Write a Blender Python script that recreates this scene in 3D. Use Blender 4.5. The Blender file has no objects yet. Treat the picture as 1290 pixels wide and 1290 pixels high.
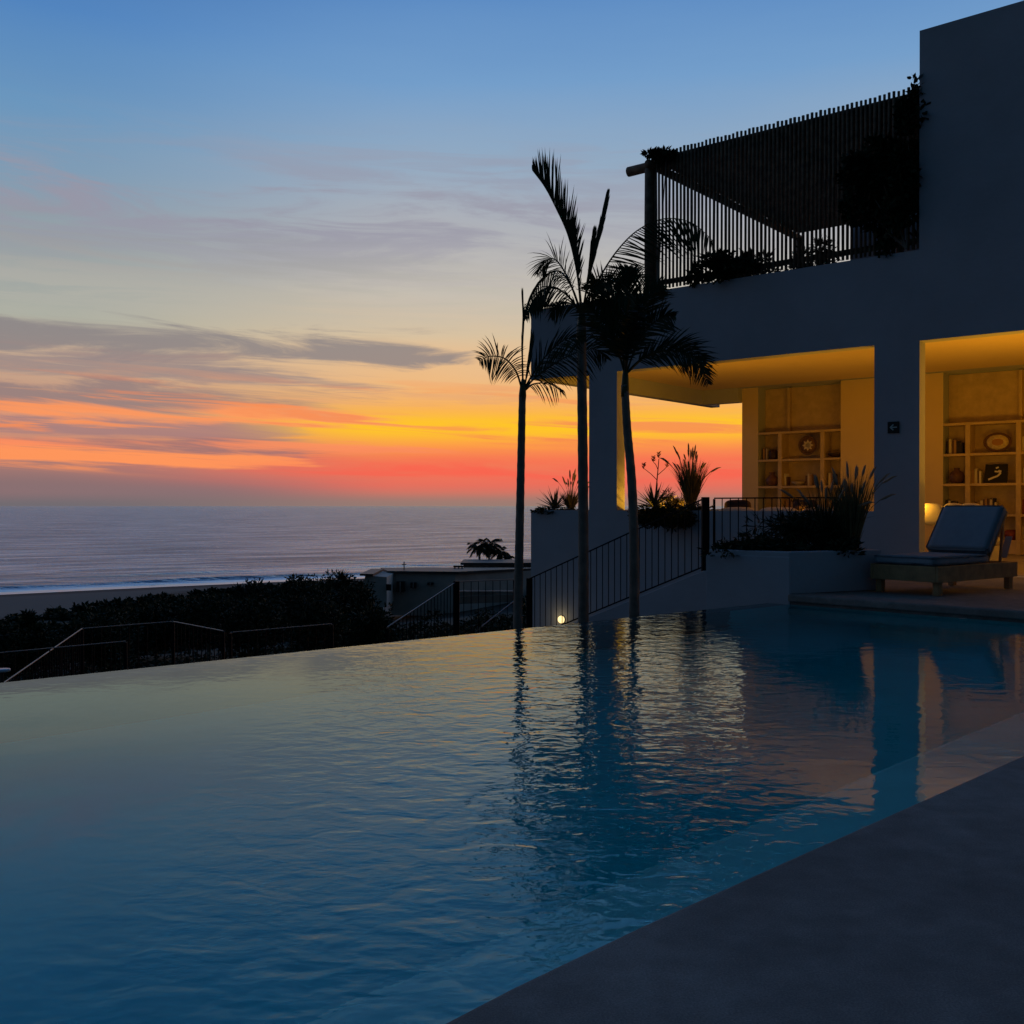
import bpy, bmesh, math, random
from mathutils import Vector, Matrix, noise
from bisect import bisect
R = math.radians
SC = bpy.context.scene
COL = SC.collection
rnd = random.Random(7)

# ------------------------------------------------------------------ camera
F, CX, CY, H = 1270.0, 645.0, 637.0, 0.95          # focal in photo pixels, eye height above deck
PITCH = math.atan(8.0 / F)
cam_d = bpy.data.cameras.new('camera'); cam = bpy.data.objects.new('camera', cam_d); COL.objects.link(cam)
cam.location = (0, 0, H); cam.rotation_euler = (R(90) - PITCH, 0, 0)
cam_d.sensor_width = 36; cam_d.lens = 36 * F / 1290; cam_d.clip_start = 0.05; cam_d.clip_end = 200000
SC.camera = cam

def W(px, py, d):                                  # a photographed point at forward distance d
    return Vector(((px - CX) / F * d, d, H - (py - CY) / F * d))

# building frame: t runs along the facade away to the left, k runs inwards
U = Vector((-.7725, .635, 0)); K = Vector((.635, .7725, 0)); O = Vector((6.7, 13.4, 0))
def B(t, k, z): return O + U * t + K * k + Vector((0, 0, z))
def tpx(px, k=0.0):                                # t of the point at depth k seen in column px
    r = (px - CX) / F
    return (6.7 + .635 * k - r * (13.4 + .7725 * k)) / (.7725 + .635 * r)

# ------------------------------------------------------------------ helpers
INV = {}
def tag(o, label=None, cat=None, group=None, kind=None):
    if label: o['label'] = label
    if cat: o['category'] = cat
    if group: o['group'] = group
    if kind: o['kind'] = kind
    return o
def root(name, label, cat, loc, rz=0, group=None):
    o = bpy.data.objects.new(name, None); COL.objects.link(o)
    o.location = loc; o.rotation_euler = (0, 0, rz); o.empty_display_size = .1
    INV[o.name] = (Matrix.Translation(Vector(loc)) @ Matrix.Rotation(rz, 4, 'Z')).inverted()
    return tag(o, label, cat, group)

class MB:
    def __init__(s): s.v = []; s.f = []
    def add(s, vs, fs):
        b = len(s.v); s.v += [Vector(p) for p in vs]; s.f += [tuple(b + i for i in f) for f in fs]; return s
    def hexa(s, p):   # 8 points: bottom loop then top loop
        return s.add(p, [(3, 2, 1, 0), (4, 5, 6, 7), (0, 1, 5, 4), (1, 2, 6, 5), (2, 3, 7, 6), (3, 0, 4, 7)])
    def box(s, c, x, y, z, hx, hy, hz):
        c = Vector(c)
        q = [c + x * (a * hx) + y * (b * hy) + z * (d * hz) for d in (-1, 1) for a, b in ((-1, -1), (1, -1), (1, 1), (-1, 1))]
        return s.hexa(q)
    def abox(s, x0, x1, y0, y1, z0, z1):
        return s.hexa([Vector(p) for p in ((x0, y0, z0), (x1, y0, z0), (x1, y1, z0), (x0, y1, z0), (x0, y0, z1), (x1, y0, z1), (x1, y1, z1), (x0, y1, z1))])
    def bbox(s, t0, t1, k0, k1, z0, z1):           # box in building frame
        return s.hexa([B(t1, k0, z0), B(t0, k0, z0), B(t0, k1, z0), B(t1, k1, z0), B(t1, k0, z1), B(t0, k0, z1), B(t0, k1, z1), B(t1, k1, z1)])
    def bar(s, a, b, w, h=None, up=Vector((0, 0, 1))):
        a = Vector(a); b = Vector(b); d = (b - a); L = d.length; d.normalize()
        sd = d.cross(up)
        if sd.length < 1e-4: sd = d.cross(Vector((0, 1, 0)))
        sd.normalize(); u2 = sd.cross(d)
        return s.box((a + b) / 2, d, sd, u2, L / 2, w / 2, (h or w) / 2)
    def tube(s, pts, rad, n=8, cap=True):
        pts = [Vector(p) for p in pts]; m = len(pts)
        if not hasattr(rad, '__len__'): rad = [rad] * m
        b = len(s.v); side = None
        for i, p in enumerate(pts):
            t = (pts[min(i + 1, m - 1)] - pts[max(i - 1, 0)]).normalized()
            if side is None:
                side = t.cross(Vector((0, 0, 1)))
                if side.length < .05: side = t.cross(Vector((0, 1, 0)))
            side = (side - t * side.dot(t)).normalized(); u2 = t.cross(side)
            for j in range(n):
                a = 2 * math.pi * j / n
                s.v.append(p + (side * math.cos(a) + u2 * math.sin(a)) * rad[i])
        for i in range(m - 1):
            for j in range(n):
                j2 = (j + 1) % n
                s.f.append((b + i * n + j, b + i * n + j2, b + (i + 1) * n + j2, b + (i + 1) * n + j))
        if cap:
            s.f.append(tuple(b + j for j in range(n))[::-1]); s.f.append(tuple(b + (m - 1) * n + j for j in range(n)))
        return s
    def lathe(s, c, prof, n=20, ax=Vector((0, 0, 1)), sx=1.0):
        ax = Vector(ax).normalized(); e = ax.cross(Vector((0, 1, 0)))
        if e.length < .1: e = ax.cross(Vector((1, 0, 0)))
        e.normalize(); g = ax.cross(e); b = len(s.v); c = Vector(c)
        for r, z in prof:
            for j in range(n):
                a = 2 * math.pi * j / n
                s.v.append(c + ax * z + (e * math.cos(a) + g * math.sin(a) * sx) * r)
        for i in range(len(prof) - 1):
            for j in range(n):
                j2 = (j + 1) % n
                s.f.append((b + i * n + j, b + i * n + j2, b + (i + 1) * n + j2, b + (i + 1) * n + j))
        s.f.append(tuple(b + j for j in range(n))[::-1]); s.f.append(tuple(b + (len(prof) - 1) * n + j for j in range(n)))
        return s
    def blade(s, p, d, L, w, droop=0.0, nrm=None, seg=3):   # tapering leaf strip
        d = Vector(d).normalized(); p = Vector(p)
        sd = d.cross(nrm if nrm is not None else Vector((rnd.uniform(-1, 1), rnd.uniform(-1, 1), rnd.uniform(-1, 1))))
        if sd.length < .01: sd = d.cross(Vector((1, 0, .3)))
        sd.normalize(); b = len(s.v)
        prof = [.6, 1.0, .7, .35][:seg] if seg < 4 else [.6, 1, .9, .6]
        for i in range(seg):
            ww = w * prof[i] / 2
            s.v.append(p - sd * ww); s.v.append(p + sd * ww)
            d = (d + Vector((0, 0, -droop))).normalized(); p = p + d * (L / seg)
        s.v.append(p)
        for i in range(seg - 1):
            s.f.append((b + 2 * i, b + 2 * i + 1, b + 2 * i + 3, b + 2 * i + 2))
        s.f.append((b + 2 * seg - 2, b + 2 * seg - 1, b + 2 * seg)); return s
    def prism(s, poly, z0, z1):
        n = len(poly); vs = [Vector((p[0], p[1], z0)) for p in poly] + [Vector((p[0], p[1], z1)) for p in poly]
        fs = [tuple(range(n))[::-1], tuple(range(n, 2 * n))] + [(i, (i + 1) % n, n + (i + 1) % n, n + i) for i in range(n)]
        return s.add(vs, fs)
    def build(s, name, mat, parent=None, smooth=False, bevel=0, bseg=2, sub=0):
        me = bpy.data.meshes.new(name); vs = s.v; o = bpy.data.objects.new(name, me)
        if parent is not None:
            r = parent
            while r.parent: r = r.parent
            inv = INV[r.name]; vs = [inv @ p for p in vs]; o.parent = parent
        else:
            xs = [p.x for p in vs]; ys = [p.y for p in vs]; zs = [p.z for p in vs]
            c = Vector(((min(xs) + max(xs)) / 2, (min(ys) + max(ys)) / 2, min(zs)))
            vs = [p - c for p in vs]; o.location = c
            INV[o.name] = Matrix.Translation(c).inverted()
        me.from_pydata([tuple(p) for p in vs], [], s.f); me.update()
        me.materials.append(mat)
        if smooth: me.polygons.foreach_set('use_smooth', [True] * len(me.polygons))
        COL.objects.link(o)
        INV.setdefault(o.name, Matrix.Identity(4)) if parent is None else None
        if sub:
            m = o.modifiers.new('sub', 'SUBSURF'); m.levels = m.render_levels = sub
        if bevel:
            m = o.modifiers.new('bev', 'BEVEL'); m.width = bevel; m.segments = bseg; m.limit_method = 'ANGLE'; m.angle_limit = R(40)
        return o

def voxels(ts, ks, zs, solid, pt):                # solid cells -> outer skin only
    mb = MB(); idx = {}
    def vid(i, j, k):
        if (i, j, k) not in idx:
            idx[(i, j, k)] = len(mb.v); mb.v.append(pt(ts[i], ks[j], zs[k]))
        return idx[(i, j, k)]
    nt, nk, nz = len(ts) - 1, len(ks) - 1, len(zs) - 1
    S = {}
    for i in range(nt):
        for j in range(nk):
            for k in range(nz):
                S[i, j, k] = solid((ts[i] + ts[i + 1]) / 2, (ks[j] + ks[j + 1]) / 2, (zs[k] + zs[k + 1]) / 2)
    for (i, j, k), v in S.items():
        if not v: continue
        for d, q in (((1, 0, 0), ((1, 0, 0), (1, 1, 0), (1, 1, 1), (1, 0, 1))), ((-1, 0, 0), ((0, 0, 0), (0, 0, 1), (0, 1, 1), (0, 1, 0))),
                     ((0, 1, 0), ((0, 1, 0), (0, 1, 1), (1, 1, 1), (1, 1, 0))), ((0, -1, 0), ((0, 0, 0), (1, 0, 0), (1, 0, 1), (0, 0, 1))),
                     ((0, 0, 1), ((0, 0, 1), (1, 0, 1), (1, 1, 1), (0, 1, 1))), ((0, 0, -1), ((0, 0, 0), (0, 1, 0), (1, 1, 0), (1, 0, 0)))):
            if not S.get((i + d[0], j + d[1], k + d[2]), False):
                mb.f.append(tuple(vid(i + a, j + b, k + c) for a, b, c in q)[::-1])
    bm = bmesh.new(); vv = [bm.verts.new(p) for p in mb.v]
    for f in mb.f: bm.faces.new([vv[i] for i in f])
    bm.normal_update()
    bmesh.ops.recalc_face_normals(bm, faces=bm.faces)
    bmesh.ops.dissolve_limit(bm, angle_limit=R(1), verts=bm.verts, edges=bm.edges)
    bm.verts.index_update()
    out = MB(); out.v = [v.co.copy() for v in bm.verts]; out.f = [tuple(v.index for v in f.verts) for f in bm.faces]
    bm.free(); return out

# ------------------------------------------------------------------ node helpers
def lin(c): return tuple((x / 255 / 12.92 if x / 255 <= .04045 else ((x / 255 + .055) / 1.055) ** 2.4) for x in c)
class NT:
    def __init__(s, tree): s.t = tree; s.n = tree.nodes; s.l = tree.links
    def new(s, ty, **kw):
        n = s.n.new(ty)
        for k, v in kw.items(): setattr(n, k, v)
        return n
    def put(s, sock, v):
        if v is None: return
        if isinstance(v, bpy.types.NodeSocket): s.l.new(v, sock)
        elif isinstance(v, (tuple, list)) and len(v) == 3 and sock.type == 'RGBA': sock.default_value = (*v, 1)
        else: sock.default_value = v
    def m(s, op, a, b=None, c=None, clamp=False):
        n = s.new('ShaderNodeMath', operation=op, use_clamp=clamp)
        for i, v in enumerate((a, b, c)): s.put(n.inputs[i], v)
        return n.outputs[0]
    def add(s, a, b): return s.m('ADD', a, b)
    def sub(s, a, b): return s.m('SUBTRACT', a, b)
    def mul(s, a, b): return s.m('MULTIPLY', a, b)
    def sm(s, x, a, b, y0=0.0, y1=1.0):            # smooth step
        n = s.new('ShaderNodeMapRange', interpolation_type='SMOOTHSTEP')
        if a > b: a, b, y0, y1 = b, a, y1, y0
        for i, v in enumerate((x, a, b, y0, y1)): s.put(n.inputs[i], v)
        return n.outputs[0]
    def gauss(s, x, c, w):
        q = s.m('DIVIDE', s.sub(x, c), w); return s.m('EXPONENT', s.mul(s.mul(q, q), -1.0))
    def mix(s, f, a, b):
        n = s.new('ShaderNodeMix', data_type='RGBA'); s.put(n.inputs[0], f); s.put(n.inputs[6], a); s.put(n.inputs[7], b); return n.outputs[2]
    def comb(s, x, y, z):
        n = s.new('ShaderNodeCombineXYZ')
        for i, v in enumerate((x, y, z)): s.put(n.inputs[i], v)
        return n.outputs[0]
    def sep(s, v):
        n = s.new('ShaderNodeSeparateXYZ'); s.put(n.inputs[0], v); return n.outputs
    def noise(s, v, scale, detail=3, rough=.5, dist=0):
        n = s.new('ShaderNodeTexNoise'); s.put(n.inputs['Vector'], v)
        n.inputs['Scale'].default_value = scale; n.inputs['Detail'].default_value = detail
        n.inputs['Roughness'].default_value = rough; n.inputs['Distortion'].default_value = dist
        return n.outputs['Fac']
    def ramp(s, f, stops):
        n = s.new('ShaderNodeValToRGB'); s.put(n.inputs[0], f); e = n.color_ramp.elements
        while len(e) < len(stops): e.new(.5)
        for i, (p, c) in enumerate(stops): e[i].position = p
        for i, (p, c) in enumerate(stops): e[i].color = (*c, 1)
        return n.outputs[0]
    def pos(s): return s.new('ShaderNodeNewGeometry').outputs['Position']
    def obj(s): return s.new('ShaderNodeTexCoord').outputs['Object']

def mat(name, col, rough=.7, var=.0, vscale=3.0, bump=0.0, bscale=40.0, spec=.3, metal=0, emit=None, estr=0, streak=0):
    m = bpy.data.materials.new(name); m.use_nodes = True; t = NT(m.node_tree); p = t.n['Principled BSDF']
    p.inputs['Roughness'].default_value = rough; p.inputs['Metallic'].default_value = metal
    p.inputs['Specular IOR Level'].default_value = spec
    v = t.pos()
    if var:
        x = t.noise(v, vscale, 5, .6)
        c2 = tuple(c * (1 - var) for c in col); c1 = tuple(min(1, c * (1 + var)) for c in col)
        t.put(p.inputs['Base Color'], t.ramp(x, [(.3, c2), (.7, c1)]))
    else: p.inputs['Base Color'].default_value = (*col, 1)
    if bump:
        b = t.new('ShaderNodeBump'); b.inputs['Strength'].default_value = 1; b.inputs['Distance'].default_value = bump
        t.put(b.inputs['Height'], t.noise(v, bscale, 4, .6)); t.l.new(b.outputs[0], p.inputs['Normal'])
    if emit:
        p.inputs['Emission Color'].default_value = (*emit, 1); p.inputs['Emission Strength'].default_value = estr
    return m

M = dict(
    plaster=mat('white_plaster', (.42, .45, .48), .85, .09, .9, .007, 7),
    plaster2=mat('planter_plaster', (.40, .39, .38), .85, .1, 2.0, .002, 50),
    soffit=mat('lamp_tinted_plaster', (.68, .54, .30), .8, .04, 1.0, .001, 30),  # inner plaster, lamp warmth tinted into the colour
    deck=None,
    steel=mat('black_steel', (.012, .012, .013), .65, spec=.12),
    rail=mat('skylit_handrail_metal', (.20, .195, .185), .38, spec=.5, metal=.7),  # paler than the steel, sky light put into the colour
    wood=mat('dark_pole_wood', (.17, .118, .075), .8, .5, 9, .003, 60),
    shelf=mat('shelf_oak', (.52, .40, .22), .6, .15, 6),
    teak=mat('lounger_teak', (.42, .25, .11), .55, .25, 9, .0006, 90),
    cushion=mat('blue_grey_canvas', (.27, .31, .34), .95, .06, 9, .0012, 160),
    linen=mat('pale_linen', (.5, .46, .4), .95, .06, 6, .002, 30),
    darkc=mat('dark_cushion', (.05, .03, .03), .95),
    leaf=mat('leaf_green', (.035, .055, .02), .6, .4, 5, spec=.2),
    leafd=mat('leaf_dark', (.02, .034, .014), .65, .4, 4, spec=.15),
    palm=mat('palm_leaf', (.03, .05, .02), .5, .3, 3, spec=.25),
    straw=mat('dry_grass_blade', (.16, .14, .06), .8, .3, 6),
    plume=mat('grass_plume', (.42, .30, .2), .9, .2, 9),
    trunk=mat('palm_trunk', (.21, .19, .155), .85, .3, 6, .004, 30),
    shaft=mat('palm_crownshaft', (.06, .085, .04), .5, .2, 5),
    agave=mat('agave_skin', (.05, .075, .06), .55, .25, 4),
    soil=mat('garden_soil', (.05, .04, .03), .95, .3, 4, .01, 8),
    housew=mat('house_render', (.56, .50, .44), .9, .15, .5),
    housed=mat('house_dark_glass', (.02, .022, .025), .3),
    roofm=mat('flat_roof', (.07, .065, .06), .5, .2, .6),
    stone=mat('garden_stone', (.22, .2, .17), .9, .35, 1.5, .01, 6),
    pool=mat('pool_plaster', (.08, .76, .76), .6, .08, 2.5),
    bench=mat('pool_bench_plaster', (.40, .82, .78), .6, .08, 2.5),
    tile=mat('coping_stone', (.10, .10, .105), .6, .25, 6, .001, 60),
)
def deck_mat():
    m = bpy.data.materials.new('pool_deck_screed'); m.use_nodes = True; t = NT(m.node_tree); p = t.n['Principled BSDF']
    v = t.pos(); a = t.noise(v, .7, 5, .6); b = t.noise(v, 210, 3, .8); c = t.noise(v, 9, 4, .6)
    f = t.add(t.mul(a, .38), t.add(t.mul(b, .42), t.mul(c, .20)))
    t.put(p.inputs['Base Color'], t.ramp(f, [(.36, (.10, .098, .088)), (.5, (.205, .198, .178)), (.64, (.36, .345, .31))]))
    p.inputs['Roughness'].default_value = .8; p.inputs['Specular IOR Level'].default_value = .25
    bp = t.new('ShaderNodeBump'); bp.inputs['Strength'].default_value = .8; bp.inputs['Distance'].default_value = .003
    t.put(bp.inputs['Height'], t.add(b, t.mul(c, 1.5))); t.l.new(bp.outputs[0], p.inputs['Normal'])
    return m
M['deck'] = deck_mat()

# ------------------------------------------------------------------ world: dusk sky with streaked cloud
def make_world():
    w = bpy.data.worlds.new('World'); SC.world = w; w.use_nodes = True; t = NT(w.node_tree)
    bg = t.n['Background']
    d = t.new('ShaderNodeTexCoord').outputs['Generated']
    x, y, z = t.sep(d)
    hor = t.m('SQRT', t.add(t.mul(x, x), t.mul(y, y)))
    v = t.m('MAXIMUM', t.m('DIVIDE', z, t.m('MAXIMUM', hor, .02)), 0.0)
    az = t.m('ARCTAN2', x, y)
    S = 1.0
    Rr = [(0, (150, 121, 112)), (.010, (196, 120, 104)), (.022, (234, 112, 92)), (.045, (246, 122, 84)), (.060, (253, 150, 74)), (.078, (252, 172, 66)),
          (.100, (249, 180, 98)), (.130, (236, 188, 136)), (.170, (218, 194, 160)), (.210, (198, 190, 178)), (.28, (172, 176, 184)), (.34, (146, 170, 194)),
          (.42, (116, 158, 202)), (.52, (88, 136, 194)), (.70, (66, 110, 172)), (1, (44, 74, 124))]
    Ll = [(0, (112, 108, 114)), (.020, (140, 112, 112)), (.040, (170, 122, 114)), (.075, (215, 150, 120)), (.10, (196, 152, 128)), (.135, (200, 172, 146)),
          (.170, (172, 174, 162)), (.240, (150, 160, 164)), (.30, (128, 156, 180)), (.36, (106, 150, 190)), (.45, (82, 132, 190)), (.60, (64, 108, 168)), (1, (42, 70, 118))]
    wob = t.mul(t.sub(t.noise(t.comb(t.mul(az, 1.5), t.mul(v, 9), 3.1), 2.2, 4, .55), .5), .03)
    vv = t.m('MAXIMUM', t.add(v, t.mul(wob, t.sm(v, .01, .08))), 0.0)
    cr = t.ramp(vv, [(p, lin(c)) for p, c in Rr]); cl = t.ramp(vv, [(p, lin(c)) for p, c in Ll])
    col = t.mix(t.sm(az, -.46, -.06), cl, cr)
    # stretched noises (clouds lie in long, slightly tilted streaks)
    va = t.add(v, t.mul(az, .02))
    n1 = t.noise(t.comb(t.mul(az, 1.0), t.mul(va, 7.0), 1.7), 4.6, 9, .64, .9)
    n2 = t.noise(t.comb(t.mul(az, 1.3), t.mul(va, 17.0), 5.3), 3.6, 8, .62, .8)
    n3 = t.noise(t.comb(t.mul(az, 1.6), t.mul(t.add(v, t.mul(az, .06)), 30.0), 9.1), 3.2, 7, .58, .6)
    def cloud(col, vc, vw, a0, a1, n, lo, hi, c, k):
        f = t.mul(t.mul(t.gauss(v, vc, vw), t.sm(az, a0, a1)), t.mul(t.sm(n, lo, hi), k))
        return t.mix(t.m('MINIMUM', f, 1.0), col, lin(c))
    col = cloud(col, .285, .050, .6, -.25, n1, .42, .62, (152, 150, 166), .9)
    col = cloud(col, .335, .022, -.40, -.12, n2, .46, .62, (150, 158, 178), .6)      # lilac veil
    col = cloud(col, .232, .034, .1, -.35, n2, .42, .62, (148, 150, 158), .65)
    col = t.mix(t.mul(t.gauss(v, .205, .03), t.mul(t.sm(n2, .42, .6), .35)), col, lin((196, 190, 172)))
    # main grey band and the ones below it
    vb = t.add(v, t.mul(az, .012))
    def band(col, src, vc, vw, a0, a1, n, lo, hi, c, k):
        g_ = t.mul(t.gauss(src, vc, vw * 1.25), t.sm(az, a0, a1))
        dn = t.add(g_, t.mul(t.sub(n, (lo + hi) / 2 + .03), 3.2))
        f = t.mul(t.mul(t.sm(dn, .30, .95), t.sm(g_, .02, .35)), k)
        return t.mix(t.m('MINIMUM', f, 1.0), col, lin(c))
    col = band(col, vb, .145, .019, .02, -.14, n1, .38, .60, (134, 128, 132), .82)
    col = band(col, vb, .124, .012, -.02, -.2, n2, .40, .60, (150, 134, 134), .8)
    col = band(col, v, .100, .013, -.06, -.28, n1, .36, .54, (146, 126, 126), .85)
    col = band(col, v, .072, .008, -.15, -.27, n2, .36, .54, (164, 126, 126), .85)
    col = band(col, v, .050, .010, -.12, -.30, n2, .36, .52, (160, 116, 114), .9)
    # sunlit undersides
    col = band(col, v, .086, .010, .0, -.18, n3, .40, .56, (252, 152, 96), .95)
    col = band(col, t.add(v, t.mul(az, .03)), .035, .009, -.16, -.25, n3, .40, .52, (254, 150, 92), 1.0)
    col = band(col, v, .058, .006, .1, -.22, n3, .40, .56, (252, 142, 96), .85)
    col = t.mix(t.mul(t.mul(t.gauss(v, .085, .030), t.sm(n3, .52, .66)), .75), col, lin((246, 140, 84)))
    col = t.mix(t.mul(t.mul(t.gauss(v, .105, .025), t.sm(n2, .54, .68)), .5), col, lin((226, 164, 120)))
    # yellow core
    core = t.mul(t.gauss(v, .078, .013), t.sm(az, -.30, -.12))
    col = t.mix(t.mul(core, t.sm(n3, .62, .44)), col, lin((255, 198, 40)))
    col = t.mix(t.mul(t.mul(t.gauss(v, .066, .006), t.sm(az, -.25, -.1)), t.mul(t.sm(n3, .5, .64), .6)), col, lin((246, 132, 78)))
    col = t.mix(t.mul(t.mul(t.gauss(v, .034, .012), t.sm(az, -.36, -.10)), t.mul(t.sm(n2, .35, .62), .7)), col, lin((252, 94, 76)))
    # low haze bank on the horizon
    col = t.mix(t.mul(t.sm(v, .034, .010), t.sm(az, -.10, -.34)), col, lin((138, 112, 114)))
    col = t.mix(t.mul(t.sm(v, .014, .0), .85), col, t.mix(t.sm(az, -.45, -.05), lin((108, 106, 112)), lin((156, 124, 114))))
    # dimmer away from the afterglow
    aa = t.m('ABSOLUTE', az)
    fall = t.sm(aa, .75, 2.5, 1.0, .125)
    zen = t.sm(v, .7, 3.0, 1.0, .33)
    fall = t.m('MAXIMUM', t.mul(fall, zen), t.mul(t.sm(v, 1.2, 4.0), .22))
    hsv = t.mix(t.sm(aa, .9, 2.0), col, t.ramp(v, [(0, lin((104, 122, 146))), (.4, lin((88, 132, 176))), (1, lin((66, 118, 168)))]))
    vm = t.new('ShaderNodeVectorMath', operation='SCALE'); t.put(vm.inputs[0], hsv); t.put(vm.inputs['Scale'], fall)
    t.l.new(vm.outputs[0], bg.inputs[0]); bg.inputs[1].default_value = S
    w.cycles.sampling_method = 'MANUAL'; w.cycles.sample_map_resolution = 1024
make_world()

# ------------------------------------------------------------------ pool, water and deck
C1 = Vector((2.968, 10.77)); C2 = Vector((5.99, 7.63))
near = [(-2.1, -6), (-2.0, -3), (-1.75, -1.2), (-1.25, .25), (-.72, 1.12), (-.36, 1.60), (-.138, 1.847), (-.008, 1.988), (.29, 2.285), (.65, 2.627), (.994, 2.95), (1.958, 3.855), (C2.x, C2.y)]
edge_dir = Vector((.762, .648)).normalized()
I1 = Vector((C1.x + .03, C1.y + .12)) - edge_dir * 18.5
pool_poly = [tuple(I1), (-9.5, -6)] + near + [tuple(C1)]
# pool_poly is counter-clockwise
def area(p): return sum(p[i][0] * p[(i + 1) % len(p)][1] - p[(i + 1) % len(p)][0] * p[i][1] for i in range(len(p))) / 2
if area(pool_poly) < 0: pool_poly.reverse()
def offset(poly, d):                               # + outwards for a CCW polygon
    n = len(poly); out = []
    for i in range(n):
        a, b, c = Vector(poly[i - 1]), Vector(poly[i]), Vector(poly[(i + 1) % n])
        n1 = Vector(((b - a).y, -(b - a).x)).normalized(); n2 = Vector(((c - b).y, -(c - b).x)).normalized()
        m = (n1 + n2); q = b + m * (d / max(.35, (1 + n1.dot(n2)))); out.append((q.x, q.y))
    return out
WZ = -.105
inner = offset(pool_poly, -.004)
mb = MB(); n = len(inner)
fl = [Vector((p[0], p[1], -1.45)) for p in inner]; tp = [Vector((p[0], p[1], WZ - .012)) for p in inner]
mb.add(fl + tp, [tuple(range(n))] + [((i + 1) % n, i, n + i, n + (i + 1) % n) for i in range(n)])
tag(mb.build('pool_basin', M['pool']), kind='structure')
# underwater bench along the near side
nb = [Vector(p) for p in near]; left = []
for i, p in enumerate(nb):
    a = nb[max(0, i - 1)]; c = nb[min(len(nb) - 1, i + 1)]; dd = (c - a).normalized()
    left.append(p + Vector((-dd.y, dd.x)) * .66)
poly = [tuple(p) for p in nb] + [tuple(p) for p in reversed(left)]
if area(poly) < 0: poly.reverse()
poly = offset(poly, -.002)
tag(MB().prism(poly, -1.44, -.52).build('pool_bench', M['bench'], bevel=.03), kind='structure')

def water_mat():
    m = bpy.data.materials.new('pool_water'); m.use_nodes = True; t = NT(m.node_tree); t.n.clear()
    out = t.new('ShaderNodeOutputMaterial'); g = t.new('ShaderNodeBsdfGlass'); g.inputs['IOR'].default_value = 1.333; g.inputs['Color'].default_value = (.78, .94, .97, 1)
    g.inputs['Roughness'].default_value = 0.0
    v = t.pos(); x, y, z = t.sep(v)
    # ripples run roughly square to the line of sight: stretch along world x
    p1 = t.comb(t.mul(x, .72), y, 0.0)
    a = t.noise(p1, 7.5, 2, .5, .5); b = t.noise(t.comb(t.mul(x, .8), y, 4.0), 19, 2, .5, .3); c = t.noise(v, 1.1, 1, .5)
    patch = t.sm(t.noise(t.comb(t.mul(x, .8), t.mul(y, .6), 2.0), .38, 2, .5), .40, .60)
    # the surface is livelier towards the palms than on the open left side
    lively = t.mul(t.sm(t.sub(x, t.mul(y, .05)), -1.7, -.3), t.sm(t.sub(x, t.mul(y, .24)), .35, -.2))
    amp = t.add(t.add(t.add(.05, t.mul(t.sm(t.sub(x, t.mul(y, .24)), -.1, .3), .26)), t.mul(patch, .07)), t.mul(lively, 1.45))
    hgt = t.add(t.mul(t.add(t.mul(a, .75), t.mul(b, .22)), amp), t.mul(c, .18))
    bp = t.new('ShaderNodeBump'); bp.inputs['Strength'].default_value = 1; bp.inputs['Distance'].default_value = .0062
    t.put(bp.inputs['Height'], hgt); t.l.new(bp.outputs[0], g.inputs['Normal'])
    ab = t.new('ShaderNodeVolumeAbsorption'); ab.inputs['Color'].default_value = (.06, .84, .86, 1); ab.inputs['Density'].default_value = .42
    t.l.new(g.outputs[0], out.inputs['Surface']); t.l.new(ab.outputs[0], out.inputs['Volume'])
    return m
wp = offset(pool_poly, .03)
# push the infinity side out over the weir
def near_line(p): return abs((Vector(p) - Vector((C1.x + .03, C1.y + .12))).dot(Vector((-edge_dir.y, edge_dir.x))))
on = Vector((-edge_dir.y, edge_dir.x))
wp = [tuple(Vector(p) + on * .20) if near_line(p) < .2 else p for p in wp]
tag(MB().prism(wp, -1.50, WZ).build('pool_water', water_mat()), kind='structure')
# weir and pool shell below
a = Vector((C1.x, C1.y)) - edge_dir * 18.4; b2 = Vector((C1.x, C1.y)) + edge_dir * .02
tag(MB().prism([tuple(a), tuple(b2), tuple(b2 + on * .19), tuple(a + on * .19)][::1], -2.6, WZ - .008).build('infinity_edge', M['tile']), kind='structure')
tag(MB().prism(offset(pool_poly, .0), -1.9, -1.46).build('pool_floor_slab', M['tile']), kind='structure')

TL = B(3.53, -1.81, 0)            # top of the stair
dk = [tuple(p) for p in near[:-1]] + [tuple(C2), tuple(C1), (2.226, 11.4), (TL.x, TL.y)]
fa = B(3.615, 0, 0); fb = B(-14, 0, 0)
dk = dk + [(fa.x, fa.y), (fb.x, fb.y), (fb.x, -9), (-2.1, -9)]
if area(dk) < 0: dk.reverse()
tag(MB().prism(offset(dk, -.003), -1.44, 0).build('pool_deck', M['deck'], bevel=.018, bseg=3), kind='structure')
# dark stone coping under the far deck edge (shadow gap above the water)
d2 = (C2 - C1).normalized(); nn = Vector((d2.y, -d2.x))
if nn.dot(Vector((-1, -1))) < 0: nn = -nn
q = [C1 + nn * .05, C2 + nn * .05, C2 - nn * .35, C1 - nn * .35]
q = [tuple(p) for p in q]
if area(q) < 0: q.reverse()
tag(MB().prism(q, -.075, .006).build('deck_coping', M['deck'], bevel=.02, bseg=3), kind='structure')

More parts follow.
